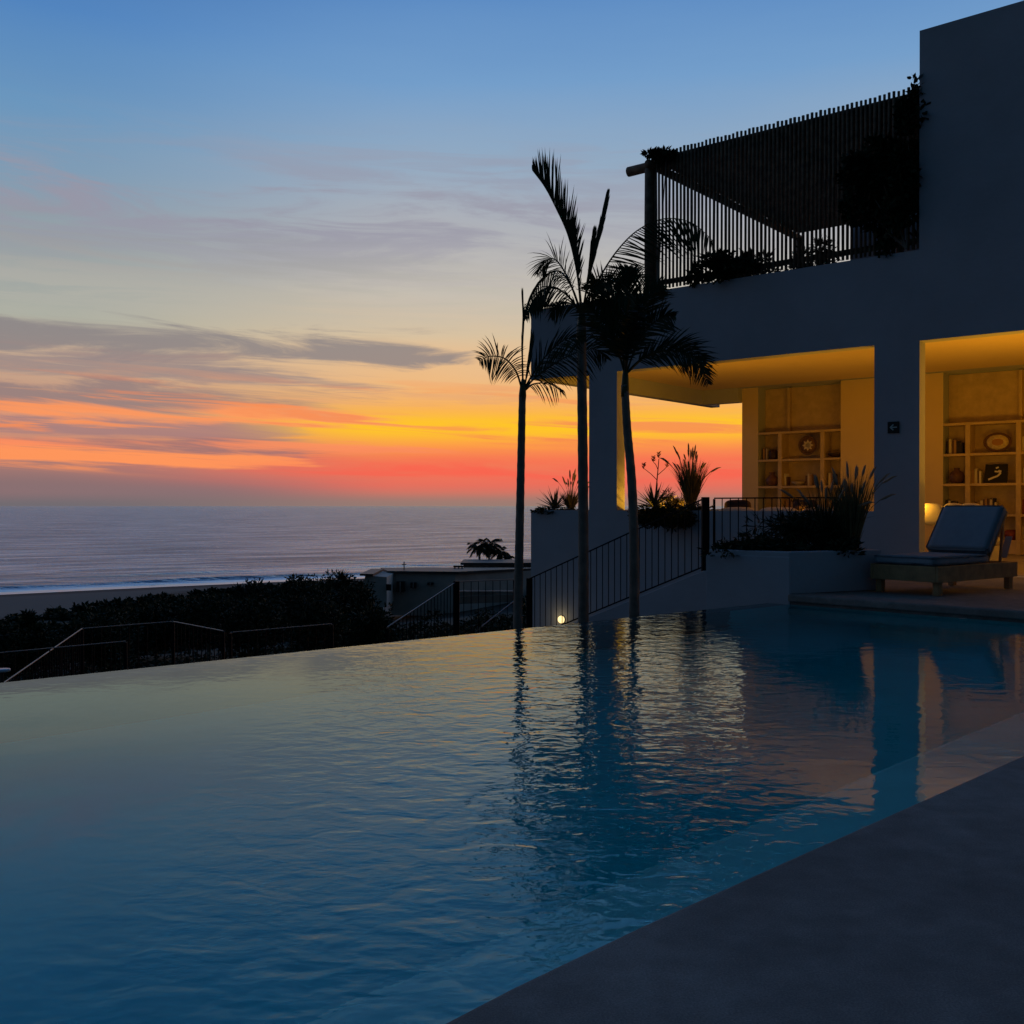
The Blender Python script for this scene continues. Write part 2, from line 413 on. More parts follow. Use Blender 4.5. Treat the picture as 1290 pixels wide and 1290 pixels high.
# ------------------------------------------------------------------ villa
tA0, tA1 = tpx(742), tpx(777)                      # left pillar
tB0, tB1 = tpx(1101), tpx(1158)                    # wide pillar
TE = 8.22
TW = tpx(1157)                                     # tower edge
def uniq(l):
    o = []
    for x in sorted(l):
        if not o or x - o[-1] > 1e-4: o.append(x)
    return o
n0, n1 = tpx(955, 6.3), tpx(1059, 6.3)             # left shelf niche
m0 = tpx(1188, 6.3)                                # right shelf niche start
SH = [.29, .79, 1.385, 1.975, 2.58]                # shelf levels
ts = uniq([-5.2, -5, TW, tA0, tA1, tB0, tB1, TE, TE - .22, 7.12, n0, n1, m0, -2.6, 4.65])
ks = uniq([0, .25, 5.9, 6.08, 6.3, 6.68, 6.9])
zs = uniq([-4.5, -1.2, -.25, 0, .87, 3.27, 3.6, 4.05, 4.55, 7.62])
def villa(t, k, z):
    if z > 4.05:
        if t < TW: return True                     # tower
        if z < 4.55: return k < .25 or t > TE - .22 or k > 6.08 and k < 6.3
        if t < 4.65 and k > 6.3: return True
        return False
    if z > 3.6: return k < 6.9
    if z > 3.27:
        if k < .25 or t > TE - .22 or (t > 7.12 and 6.08 < k < 6.3): return True
    if z > 0:
        if t < -5: return True
        if k > 6.3:
            if t > 7.12: return False
            if k > 6.68: return True
            if n1 < t < n0 or -2.6 < t < m0: return False
            return True
        if z < .87 and (t > TE - .22 or (k < .25 and t > tB0) or (t > 7.12 and 6.08 < k < 6.3)): return True
        if k < .25:
            if tA1 < t < tA0 or tB1 < t < tB0 or t < -2.6: return True
        return False
    if z > -.25: return True
    return k < .25 or t > TE - .22 or t < -5 or k > 6.68
vr = root('villa', 'white two storey villa with warm lit open loggia and tall tower above the pool', 'villa', B(2, 0, 0))
vm = voxels(ts, ks, zs, villa, B)
wall = vm.build('wall', M['plaster'], vr, bevel=.022, bseg=2)
# same plaster, lamp warmth put into its colour: thin linings on ceiling and inside walls, a few mm proud
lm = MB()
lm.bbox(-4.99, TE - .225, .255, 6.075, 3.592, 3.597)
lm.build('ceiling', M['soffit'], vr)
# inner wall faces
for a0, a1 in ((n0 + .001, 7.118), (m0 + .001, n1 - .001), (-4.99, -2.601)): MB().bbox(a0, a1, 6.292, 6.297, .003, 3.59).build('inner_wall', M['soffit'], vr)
fr = MB(); fr.bbox(-4.99, TE - .225, .255, 6.29, .002, .006); fr.build('floor', mat('loggia_floor', (.34, .31, .27), .5, .1, 1), vr)

# wall sign with left arrow
sg = root('direction_sign', 'small black square sign with a pale left arrow on the wide pillar', 'sign', B(tpx(1125.5), -.012, 1.98 + .0))
sc_ = W(1125.5, 538.5, (B(tpx(1125.5), 0, 0)).y)
tS = tpx(1125.5); zc = sc_.z; hs = .082
MB().bbox(tS - hs, tS + hs, -.016, -.002, zc - hs, zc + hs).build('panel', mat('sign_black', (.012, .02, .02), .35), sg, bevel=.004)
ar = MB()
def sq(pts):   # polygon on sign face; x to viewer's right (= -t)
    nb_ = len(pts); vs = [B(tS - x, -.0185, zc + y) for x, y in pts] + [B(tS - x, -.0160, zc + y) for x, y in pts]
    ar.add(vs, [tuple(range(nb_)), tuple(range(nb_, 2 * nb_))[::-1]] + [(i, nb_ + i, nb_ + (i + 1) % nb_, (i + 1) % nb_) for i in range(nb_)])
sq([(-.022, -.008), (.052, -.008), (.052, .008), (-.022, .008)])
sq([(-.052, 0), (-.006, -.046), (.008, -.036), (-.028, 0)]); sq([(-.052, 0), (-.028, 0), (.008, .036), (-.006, .046)])
ar.build('arrow', mat('sign_arrow_white', (.5, .62, .6), .5), sg)

# ------------------------------------------------------------------ bookshelves and what stands on them
def shelf_unit(tl, tr, verts, label, panels):
    r = root('bookshelf', label, 'bookshelf', B((tl + tr) / 2, 6.45, 0))
    bk = MB(); bk.bbox(tr + .004, tl - .004, 6.655, 6.672, .01, 3.57); bk.build('back_panel', M['shelf'], r)
    for z in SH:
        MB().bbox(tr + .004, tl - .004, 6.295, 6.652, z - .05, z).build('shelf', M['shelf'], r, bevel=.004)
    for px in verts:
        t = tpx(px, 6.3)
        MB().bbox(t - .045, t + .045, 6.285, 6.650, .0105, 2.53).build('divider', M['shelf'], r, bevel=.004)
    for px in panels:
        t = tpx(px, 6.3); MB().bbox(t - .03, t + .03, 6.56, 6.653, 2.584, 3.56).build('batten', M['shelf'], r)
    MB().bbox(tr + .006, tl - .006, 6.31, 6.325, .02, .238).build('base_panel', M['shelf'], r)
    return r
shelf_unit(n0, n1, [982.5, 1036], 'oak shelves in the narrow niche beside the sunset opening, round basket on top row', [987])
shelf_unit(m0, -2.6, [1219, 1283], 'oak shelves behind the sun lounger holding books, oval plate and framed picture', [1281])

BC = {'cream': (.55, .5, .4), 'dark': (.03, .025, .025), 'red': (.22, .03, .025), 'tan': (.35, .22, .11), 'brown': (.12, .07, .04), 'white': (.65, .62, .55), 'black': (.012, .012, .012)}
BM = {k: mat('book_cover_' + k, v, .7) for k, v in BC.items()}
paper = mat('book_pages', (.6, .55, .42), .9)
book_n = 0
ORD = ['first', 'second', 'third', 'fourth', 'fifth', 'sixth', 'seventh', 'eighth', 'ninth', 'tenth', 'eleventh', 'twelfth']
def books(px0, zs_, seq, where, k=6.40):
    t = tpx(px0, 6.3)
    for i, (c, th, h) in enumerate(seq):
        r = root('book', f'{c} book, {ORD[i]} from left {where}', 'book', B(t - th / 2, k, zs_), 0, 'books on the loggia shelves')
        tl_ = rnd.uniform(-.004, .004)
        MB().hexa([B(t - .001, k, zs_ + .001), B(t - th, k, zs_ + .001), B(t - th, k + .15, zs_ + .001), B(t - .001, k + .15, zs_ + .001),
                   B(t - .001 - tl_, k, zs_ + h), B(t - th - tl_, k, zs_ + h), B(t - th - tl_, k + .15, zs_ + h), B(t - .001 - tl_, k + .15, zs_ + h)]).build('cover', BM[c], r)
        MB().bbox(t - th + .005, t - .006, k + .01, k + .154, zs_ + h + .0005, zs_ + h + .002).build('pages', paper, r)
        t -= th + .002
def seqr(n_, s):
    q = random.Random(s); cs = ['cream', 'dark', 'tan', 'brown', 'white', 'red', 'cream', 'tan']
    return [(q.choice(cs), q.uniform(.03, .055), q.uniform(.22, .31)) for _ in range(n_)]
L4, L3, L2, L1 = 1.975, 1.385, .79, .29
books(1190.5, L4, [('dark', .04, .27), ('cream', .05, .30), ('brown', .045, .27), ('tan', .04, .28), ('dark', .05, .25), ('dark', .06, .22)], 'on the shelf left of the oval plate')
books(1222.5, L3, [('tan', .045, .27), ('cream', .05, .29), ('brown', .03, .25), ('white', .035, .24)], 'in the cell left of the framed picture')
books(1189.5, L2, [('dark', .05, .28), ('white', .04, .26), ('dark', .05, .25), ('brown', .05, .24), ('brown', .05, .2)], 'on the left shelf above the lounger backrest')
books(1226, L2, seqr(9, 3), 'on the middle shelf above the lounger backrest')
books(1284.5, L4, seqr(4, 5), 'on the upper shelf at the right edge')
books(1284.5, L3, [('dark', .03, .28), ('white', .04, .28), ('red', .04, .27), ('cream', .06, .28)], 'on the middle shelf at the right edge')
books(1284.5, L2, [('red', .05, .28), ('tan', .05, .28), ('cream', .05, .27)], 'on the lower shelf at the right edge')
books(1284.5, L1, [('cream', .06, .27), ('white', .05, .28), ('tan', .05, .25)], 'on the bottom shelf at the right edge')
books(958.5, L4, [('tan', .04, .25), ('brown', .03, .24), ('cream', .03, .25)], 'on the top shelf next to the sunset opening')
books(985.5, L3, [('white', .045, .27), ('brown', .03, .2)], 'on the middle shelf below the round basket')
books(1039.5, L2, seqr(4, 21), 'on the low shelf at the right of the narrow niche')
books(1041, L3, [('cream', .05, .27), ('tan', .04, .25), ('dark', .05, .24)], 'on the right middle shelf of the narrow niche')
books(1012, L3, [('brown', .05, .22), ('cream', .04, .26), ('tan', .05, .24)], 'on the middle shelf, right of the shallow bowl')
books(987, L2, seqr(7, 11), 'on the shelf seen through the railing')

def disc(px, py, r, mname, col, name, label, cat, sx=1.0, inner=None, star=False, k=6.40, tiltz=0):
    t = tpx(px, 6.3); Y = B(t, k, 0).y; c = W(px, py, Y); c = B(t, k, c.z)
    ro = root(name, label, cat, B(t, k, c.z - r))
    n_ = -K
    MB().lathe(c, [(r * .3, -.01), (r * .82, -.004), (r, .025), (r * .95, .032), (r * .8, .006), (r * .3, .004)], 28, n_, sx).build('rim', mat(mname, col, .6, .2, 20), ro, smooth=True)
    if inner:
        MB().lathe(c + n_ * .008, [(r * .2, 0), (r * .78, .001), (r * .78, .006), (r * .2, .006)], 28, n_, sx).build('face', mat(mname + '_face', inner, .6, .3, 25), ro, smooth=True)
        if star:
            s_ = MB()
            for j in range(8):
                a = j * math.pi / 4; d = (-U) * math.cos(a) + Vector((0, 0, 1)) * math.sin(a)
                s_.blade(c + n_ * .017, d, r * .62, r * .3, 0, n_)
            s_.build('pattern', BM['cream'], ro)
        else:
            MB().lathe(c + n_ * .016, [(r * .05, 0), (r * .36, .001), (r * .36, .003), (r * .05, .003)], 20, n_, sx * 1.15).build('pattern', mat(mname + '_mark', (.35, .18, .05), .6), ro)
disc(1255, 557, .185, 'oval_plate_rim', (.10, .045, .02), 'oval_plate', 'large oval plate with dark rim and pale centre on the top shelf', 'plate', 1.38, (.55, .45, .24))
disc(1015.5, 561, .21, 'basket_weave', (.11, .06, .03), 'round_basket', 'round woven wall basket with a pale star pattern in the narrow niche', 'basket', 1.0, (.16, .09, .045), True)
# framed picture
t0 = tpx(1252, 6.3); fr = root('framed_picture', 'black framed picture with a white brushstroke figure on the middle shelf', 'picture', B(t0, 6.42, L3))
MB().hexa([B(t0 + .21, 6.40, L3), B(t0 - .21, 6.40, L3), B(t0 - .21, 6.42, L3), B(t0 + .21, 6.42, L3), B(t0 + .19, 6.46, L3 + .37), B(t0 - .21, 6.46, L3 + .37), B(t0 - .21, 6.48, L3 + .37), B(t0 + .19, 6.48, L3 + .37)]).build('board', BM['black'], fr)
sw = MB()
def pk(z): return 6.395 + .06 * z / .37
def stroke(pts, w):
    for (x0, z0), (x1, z1) in zip(pts, pts[1:]):
        a = B(t0 - x0, pk(z0), L3 + z0); b = B(t0 - x1, pk(z1), L3 + z1); sw.bar(a, b, w, .004, up=K)
stroke([(-.13, .07), (-.04, .11), (.04, .14), (.09, .2), (.05, .25)], .035); stroke([(-.02, .23), (.05, .22), (.1, .24)], .03); stroke([(0, .29), (.05, .31)], .03)
sw.build('figure', BM['white'], fr)
def vase(px, zb, prof, name, label, cat, col, k=6.42):
    t = tpx(px, 6.3); o = MB().lathe(B(t, k, zb), prof, 20).build(name, mat(name + '_glaze_' + str(int(px)), col, .5, .2, 15), smooth=True); tag(o, label, cat)
vase(1203, L3, [(.08, 0), (.13, .05), (.15, .13), (.12, .22), (.05, .27), (.06, .31), (.04, .3)], 'vase', 'dark reddish round vase on the shelf left of the framed picture', 'vase', (.10, .05, .04))
vase(970, L3, [(.07, 0), (.14, .06), (.15, .14), (.09, .22), (.05, .26), (.07, .31), (.05, .3)], 'vase', 'brown clay jug on the shelf beside the sunset opening', 'vase', (.15, .07, .04))
vase(971, L4, [(.07, 0), (.10, .04), (.10, .18), (.06, .22), (.05, .2)], 'pot', 'small dark pot on the top shelf beside the sunset opening', 'pot', (.04, .02, .015))
vase(1050, L4, [(.06, 0), (.16, .07), (.17, .10), (.14, .09)], 'bowl', 'dark shallow bowl on the top shelf next to the round basket', 'bowl', (.05, .03, .02))
vase(1003, L3, [(.07, 0), (.13, .05), (.16, .09), (.14, .08)], 'bowl', 'pale shallow bowl on the middle shelf below the round basket', 'bowl', (.4, .33, .22))
vase(1272, L1, [(.08, 0), (.12, .06), (.12, .17), (.08, .2), (.06, .19)], 'pot', 'dark red pot on the bottom shelf right of the lounger', 'pot', (.16, .03, .02))

# ------------------------------------------------------------------ sofas inside
def cushion(mbx, c, ax, ay, az_, hx, hy, hz, p=3.0):      # superellipsoid pad
    n_, m_ = 20, 10; b = len(mbx.v)
    def sg_(a, e): return math.copysign(abs(a) ** e, a)
    for i in range(m_ + 1):
        ph = -math.pi / 2 + math.pi * i / m_
        for j in range(n_):
            th = 2 * math.pi * j / n_
            x = sg_(math.cos(ph), .5) * sg_(math.cos(th), 2 / p); y = sg_(math.cos(ph), .5) * sg_(math.sin(th), 2 / p); z = sg_(math.sin(ph), .8)
            mbx.v.append(Vector(c) + ax * x * hx + ay * y * hy + az_ * z * hz)
    for i in range(m_):
        for j in range(n_):
            j2 = (j + 1) % n_; mbx.f.append((b + i * n_ + j, b + i * n_ + j2, b + (i + 1) * n_ + j2, b + (i + 1) * n_ + j))
Z = Vector((0, 0, 1))
def sofa(ta, tb, k0, zt, label, ncush):
    r = root('sofa', label, 'sofa', B((ta + tb) / 2, k0 + .4, 0))
    MB().bbox(tb, ta, k0, k0 + .95, .01, .36).build('base', M['linen'], r, bevel=.03)
    sm_ = MB(); cushion(sm_, B((ta + tb) / 2, k0 + .55, .44), U, K, Z, (ta - tb) / 2, .42, .09, 6); sm_.build('seat', M['linen'], r, smooth=True)
    w = (ta - tb) / ncush
    for i in range(ncush):
        c = MB(); cushion(c, B(tb + w * (i + .5), k0 + .16, (.42 + zt) / 2), U, (Z * .98 - K * .15).normalized(), (K * .98 + Z * .15).normalized(), w * .5, (zt - .42) / 2, .12, 4)
        c.build('back_cushion', M['linen'], r, smooth=True)
    return r
ta = tpx(905, .6); tb = tpx(1066, .6)
sofa(ta, tb, .42, .93, 'long cream sofa whose back shows above the parapet behind the railing', 3)
t_ = tpx(925, .6); c = MB(); cushion(c, B(t_, .72, .92), U, Z, K, .24, .13, .07, 3.5)
tag(c.build('cushion', M['darkc'], smooth=True), 'dark cushion with pointed corner on the cream sofa near the sunset', 'cushion')
t_ = tpx(1010, .6); c = MB(); cushion(c, B(t_, .74, .93), U, Z, K, .2, .12, .07, 3.5)
tag(c.build('cushion', M['darkc'], smooth=True), 'small dark cushion on the cream sofa in front of the bookshelf', 'cushion')
ta2 = tB1 - .07; 
sofa(ta2, tpx(1243, .6), .55, .90, 'pale sofa in the right opening behind the lounger backrest', 2)
for px, s, lb in ((1176, .2, 'warm lit pale cushion beside the pillar jamb behind the lounger'), (1205, .15, 'pale cushion peeking over the lounger backrest, left one'), (1226, .15, 'pale cushion peeking over the lounger backrest, right one')):
    t_ = tpx(px, 1.0); c = MB(); cushion(c, B(t_, .92, .86 if px != 1176 else .82), U, (Z + U * .15).normalized(), K, s, .13 if px != 1176 else .17, .07, 3.2)
    tag(c.build('cushion', M['linen'], smooth=True), lb, 'cushion')

# ------------------------------------------------------------------ warm lights in the loggia
WARM = (1.0, .435, .022)
def lamp(kind, loc, power, size=.3, rot=(0, 0, 0), col=WARM, shape=None, sy=None):
    l = bpy.data.lights.new('warm_lamp', kind); l.energy = power; l.color = col
    if kind == 'AREA':
        l.size = size
        if sy: l.shape = 'RECTANGLE'; l.size_y = sy
    else: l.shadow_soft_size = size
    o = bpy.data.objects.new('warm_lamp', l); COL.objects.link(o); o.location = loc; o.rotation_euler = rot; return o
glow = mat('lamp_glass_lit', (.8, .6, .3), .4, emit=(1, .55, .14), estr=6)
def uplight(t, k, z, power, label):
    r = root('floor_uplight', label, 'lamp', B(t, k, .01))
    MB().lathe(B(t, k, .01), [(.09, 0), (.1, .03), (.03, .05), (.025, z - .1), (.10, z)], 16).build('stand', M['steel'], r, smooth=True)
    MB().lathe(B(t, k, z + .002), [(.085, 0), (.08, .01), (.04, .014)], 16).build('bulb', glow, r, smooth=True)
    lamp('AREA', B(t, k, z + .03), power, .22, (math.pi, 0, 0))
PW = 2.9
uplight(5.6, .75, .66, 17 * PW, 'floor uplight hidden behind the parapet near the left pillar')
uplight(3.2, .62, .66, 17 * PW, 'floor uplight hidden behind the parapet beside the wide pillar')
uplight(.75, 1.95, .60, 15 * PW, 'floor uplight hidden behind the pale sofa')
uplight(-1.9, 1.2, .66, 26 * PW, 'floor uplight at the right end of the loggia')
lamp('POINT', B(tB1 + .28, .75, .98), 2.6 * PW, .06)
lamp('POINT', B(-1.2, 1.3, 1.6), 8 * PW, .25)  # fill light added for the loggia walls, no fixture
lamp('POINT', B(3.6, 2.6, 1.2), 3.5 * PW, .25)  # second added fill point, without a fixture

# ------------------------------------------------------------------ pergola on the upper terrace
pg = root('pergola', 'dark pole screen and slatted roof of the upper terrace beside the tower', 'pergola', B(3.4, .15, 4.55))
PT = 5.66
sl = MB(); t = TW + .05; i = 0
while t < PT:
    w = rnd.uniform(.019, .0235); top = 6.90 + rnd.uniform(-.012, .012)
    lean = rnd.uniform(-.006, .006)
    sl.tube([B(t, .12 + rnd.uniform(-.008, .008), 4.60), B(t + lean, .12, 5.8), B(t, .12, top)], [w, w * rnd.uniform(.9, 1.08), w], 7)
    t += .0685 + rnd.uniform(-.003, .003); i += 1
sl.build('slat_screen', M['wood'], pg, smooth=True)
for z, kk in ((4.72, .18), (6.80, .18)): MB().tube([B(TW + .02, kk, z), B(PT + (.0 if z < 5 else .08), kk, z)], .045, 10).build('rail', M['wood'], pg, smooth=True)
MB().tube([B(TW + .02, .24, 6.73), B(3.0, .24, 6.75), B(6.24, .22, 6.74)], [.06, .07, .085], 12).build('beam', M['wood'], pg, smooth=True)
for t, k, z0, rr in ((PT + .08, .12, 4.56, .095), (PT - .05, 5.95, 4.06, .085), (3.5, 5.95, 4.06, .08)):
    MB().tube([B(t, k, z0), B(t + .01, k, 5.7), B(t, k, 6.66)], [rr, rr * .93, rr * .95], 12).build('post', M['wood'], pg, smooth=True)
for t in (PT + .02, 3.6, 1.6):
    MB().tube([B(t, -.05 if t > 5 else .2, 6.70), B(t, 6.15, 6.70)], .07, 10).build('rafter', M['wood'], pg, smooth=True)
rs = MB(); k = .22
while k < 6.05:
    rs.tube([B(TW + .02, k, 6.82 + rnd.uniform(-.006, .006)), B(PT + .06 + rnd.uniform(-.03, .03), k, 6.82)], rnd.uniform(.026, .031), 6); k += .057
rs.build('roof_slats', M['wood'], pg, smooth=True)

# ------------------------------------------------------------------ foliage generators
def leafcloud(mbx, c, rad, n_, L, w, clumps=None, seed=1, seg=2, droop=.1):
    q = random.Random(seed); c = Vector(c)
    clumps = clumps or max(4, n_ // 60)
    cc = []
    for _ in range(clumps):
        while True:
            p = Vector((q.uniform(-1, 1), q.uniform(-1, 1), q.uniform(-1, 1)))
            if p.length < 1: break
        cc.append((Vector((p.x * rad[0], p.y * rad[1], p.z * rad[2])), q.uniform(.18, .42)))
    for _ in range(n_):
        b, s = q.choice(cc); gz = [max(-1.5, min(1.5, q.gauss(0, 1))) for _ in range(3)]; o_ = Vector((gz[0] * rad[0], gz[1] * rad[1], gz[2] * rad[2])) * s * .6
        d = (o_.normalized() if o_.length > 1e-5 else Z) + Vector((q.uniform(-1, 1), q.uniform(-1, 1), q.uniform(-.6, 1))) * .9
        mbx.blade(c + b + o_, d, L * q.uniform(.6, 1.3), w * q.uniform(.7, 1.2), droop, Vector((q.uniform(-1, 1), q.uniform(-1, 1), q.uniform(-1, 1))), seg)

def grass(name, label, c, n_, hgt, spread, plumes, ph, bm=None, pm=None, group=None, seed=1, bow=.16):
    q = random.Random(seed); c = Vector(c); r = root(name, label, 'ornamental grass', c, 0, group)
    g = MB()
    for _ in range(n_):
        a = q.uniform(0, 6.283); out = q.random() ** .7
        base = c + Vector((math.cos(a), math.sin(a), 0)) * q.uniform(0, .05 + .12 * (n_ > 2000))
        d = Vector((math.cos(a) * out * spread, math.sin(a) * out * spread, 1))
        g.blade(base, d, hgt * q.uniform(.35, 1.15), .010, bow * q.uniform(.3, 1.4) * (.3 + out), None, 4)
    g.build('blades', bm or M['straw'], r)
    s = MB(); p = MB()
    for _ in range(plumes):
        a = q.uniform(0, 6.283); out = q.uniform(.1, 1)
        d = Vector((math.cos(a) * out * spread * .8, math.sin(a) * out * spread * .8, 1)).normalized(); L = ph * q.uniform(.75, 1.08)
        pts = [c]; seg = 7
        for i in range(seg):
            d = (d + Vector((math.cos(a), math.sin(a), 0)) * .05 * out + Vector((0, 0, -.045 * out * i))).normalized(); pts.append(pts[-1] + d * L / seg)
        s.tube(pts[:-1], [.0035] * (len(pts) - 1), 4)
        e = pts[-1]; b = pts[-2]; dd = (e - b).normalized() * .19 * q.uniform(.8, 1.2)
        p.tube([b, b + dd * .3, b + dd * .7, b + dd + Vector((0, 0, -.02))], [.006, .016, .013, .002], 6)
    s.build('stalks', bm or M['straw'], r); p.build('plumes', pm or M['plume'], r, smooth=True)
    return r

def agave(name, label, c, n_, L, w, cat='agave', seed=1, up=.35, m=None):
    q = random.Random(seed); g = MB(); c = Vector(c)
    for i in range(n_):
        a = i * 2.399 + q.uniform(-.2, .2); e = up + (i / n_) * 1.1
        d = Vector((math.cos(a), math.sin(a), math.tan(min(1.35, e)))).normalized(); LL = L * q.uniform(.8, 1.1)
        pts = [c]; 
        for j in range(5):
            d = (d + Vector((0, 0, -.09 + .05 * j * .6))).normalized(); pts.append(pts[-1] + d * LL / 5)
        b = len(g.v); sd = d.cross(Z)
        sd = sd.normalized() if sd.length > .01 else Vector((1, 0, 0))
        wd = [.7, 1, .9, .65, .35, .03]
        for p, ww in zip(pts, wd):
            ww *= w / 2; g.v += [p - sd * ww + Z * ww * .25, p - Z * ww * .45, p + sd * ww + Z * ww * .25, p + Z * .002]
        for j in range(5):
            for k_ in range(4):
                k2 = (k_ + 1) % 4; g.f.append((b + 4 * j + k_, b + 4 * j + k2, b + 4 * j + 4 + k2, b + 4 * j + 4 + k_))
    return tag(g.build(name, m or M['agave'], smooth=False), label, cat)

# frond given by a rachis curve; leaflets feather off both sides
def bez(pts, n_):
    out = []
    P_ = [pts[0] * 2 - pts[1]] + pts + [pts[-1] * 2 - pts[-2]]
    for s in range(n_):
        u = s / (n_ - 1) * (len(pts) - 1); i = min(int(u), len(pts) - 2); f = u - i
        a, b, c, d = P_[i:i + 4]
        out.append(.5 * ((2 * b) + (c - a) * f + (2 * a - 5 * b + 4 * c - d) * f * f + (3 * b - a - 3 * c + d) * f ** 3))
    return out
def frond(parent, pts, nleaf, L, width, fwd, grav, roll=None, start=.18, seed=0, rr=.014, spread=1.0, one=0):
    q = random.Random(seed); cur = bez(pts, 40); g = MB()
    g.tube(cur, [rr * (1 - .8 * i / 39) for i in range(40)], 6)
    view = (cur[20] - Vector((0, 0, H))).normalized()
    for i in range(nleaf):
        u = start + (1 - start) * (i + q.random() * .6) / nleaf; f = u * 39; i0 = min(int(f), 38)
        p = cur[i0].lerp(cur[i0 + 1], f - i0); T = (cur[i0 + 1] - cur[i0]).normalized()
        s0 = T.cross(view).normalized(); s1 = T.cross(s0).normalized()
        ll = L * (math.sin(math.pi * (.14 + .83 * (u - start) / (1 - start))) ** .85) * q.uniform(.72, 1.12)
        for sgn in (-1, 1):
            if one and sgn != one: continue
            rl = (roll if roll is not None else .5) + q.uniform(-.2, .2)
            side = s0 * sgn * math.cos(rl) + s1 * math.sin(rl)
            d = T * fwd * q.uniform(.8, 1.3) + side * spread + Z * (-grav * .5)
            g.blade(p, d, ll, width, grav * .35, (view + s1 * q.uniform(-.8, .8)), 4)
    return g.build('frond', M['palm'], parent)

def palm(label, D, trunk_px, rad, fr_list, shaft_px):
    base = W(trunk_px[0][0], trunk_px[0][1], D); base.z = -3.4
    r = root('palm_tree', label, 'palm tree', base, 0, 'slender palms behind the infinity edge')
    pts = [base] + [W(x, y, D) for x, y in trunk_px]
    cur = bez(pts, 70); rads = []
    for i in range(70):
        f = i / 69; rads.append((rad[0] + (rad[1] - rad[0]) * f) * (1 + .05 * (i % 3 == 0)))
    MB().tube(cur, rads, 14).build('trunk', M['trunk'], r, smooth=True)
    sp = [W(x, y, D) for x, y in shaft_px]
    MB().tube([sp[0], sp[0].lerp(sp[1], .25), sp[0].lerp(sp[1], .7), sp[1]], [rad[1], rad[1] * 1.1, rad[1] * .85, rad[1] * .5], 12).build('crownshaft', M['shaft'], r, smooth=True)
    for i, (pp, dd, nl, L, wd, fwd, grav, kw) in enumerate(fr_list):
        n_ = len(pp); P3 = [W(x, y, D + dd * (j / (n_ - 1))) for j, (x, y) in enumerate(pp)]
        frond(r, P3, nl, L, wd, fwd, grav, seed=i + int(D * 100), **kw)
    return r
# name: (points px), depth drift, leaflets, length m, width, forwardness, gravity
palm('thin leftmost palm with one arched frond and an upright spear', 12.2, [(652, 820), (654, 700), (656, 600), (658, 500)], (.062, .042), [
    ([(658, 492), (650, 468), (636, 452), (618, 449), (603, 455)], -.35, 36, .34, .014, .35, .5, dict(roll=.25, spread=1.0)),
    ([(659, 492), (658, 450), (659, 410), (658, 366)], .1, 14, .40, .012, 4.2, .0, dict(roll=.4, spread=.16)),
    ([(660, 492), (664, 470), (668, 445), (670, 425)], .2, 14, .34, .016, 3.2, .0, dict(roll=.4, spread=.3)),
    ([(661, 490), (674, 476), (696, 460), (722, 446), (748, 440), (764, 452)], .6, 46, .46, .015, .9, .5, dict(roll=.2, spread=.9)),
    ([(661, 490), (672, 470), (690, 446), (712, 428), (735, 424)], -.3, 30, .38, .014, 1.2, .4, dict(roll=.3, spread=.8)),
    ([(662, 491), (672, 484), (690, 483), (710, 492)], .5, 14, .34, .014, .9, .8, dict(roll=.3, spread=.6)),
], [(658, 505), (659, 478)])
palm('tallest middle palm with a big feather frond raised to the upper left', 12.6, [(735, 820), (735, 700), (734, 560), (732, 410)], (.070, .058), [
    ([(732, 392), (727, 345), (716, 298), (700, 262), (686, 236), (671, 216)], -.2, 84, .60, .018, 1.35, -.05, dict(roll=.1, spread=.75, one=-1)),
    ([(733, 392), (727, 340), (718, 300), (706, 272)], .4, 34, .36, .016, 1.8, -.1, dict(roll=.3, spread=.7, one=-1)),
    ([(734, 392), (742, 348), (752, 306), (760, 272), (766, 242)], .2, 32, .34, .024, 3.2, .0, dict(roll=.2, spread=.3)),
    ([(735, 390), (741, 350), (745, 320), (749, 290)], -.3, 22, .30, .020, 3.0, .0, dict(roll=.4, spread=.3)),
    ([(731, 392), (720, 362), (704, 342), (684, 350), (670, 372), (662, 402)], -.4, 46, .40, .014, .6, .9, dict(roll=.3, spread=.5)),
    ([(731, 392), (716, 352), (700, 328), (688, 330), (676, 346)], .5, 34, .36, .012, .8, .5, dict(roll=.3, spread=.7)),
    ([(731, 394), (714, 372), (694, 362), (678, 372), (668, 390)], 0, 30, .40, .018, .6, .9, dict(roll=.3, spread=.5)),
    ([(735, 392), (752, 356), (776, 318), (804, 290), (838, 276), (872, 282), (900, 306)], .3, 64, .66, .019, .75, .30, dict(roll=.15, spread=1.0, one=-1)),
    ([(736, 392), (756, 368), (784, 352), (815, 350)], .6, 32, .42, .018, .9, .5, dict(roll=.3, spread=.7)),
    ([(734, 394), (744, 366), (764, 352), (786, 366), (800, 392)], -.6, 34, .38, .014, .8, .6, dict(roll=.3, spread=.7)),
    ([(733, 398), (722, 384), (706, 384), (694, 398)], .3, 20, .3, .018, .8, .8, dict(roll=.3, spread=.6)),
], [(732, 440), (733, 386)])
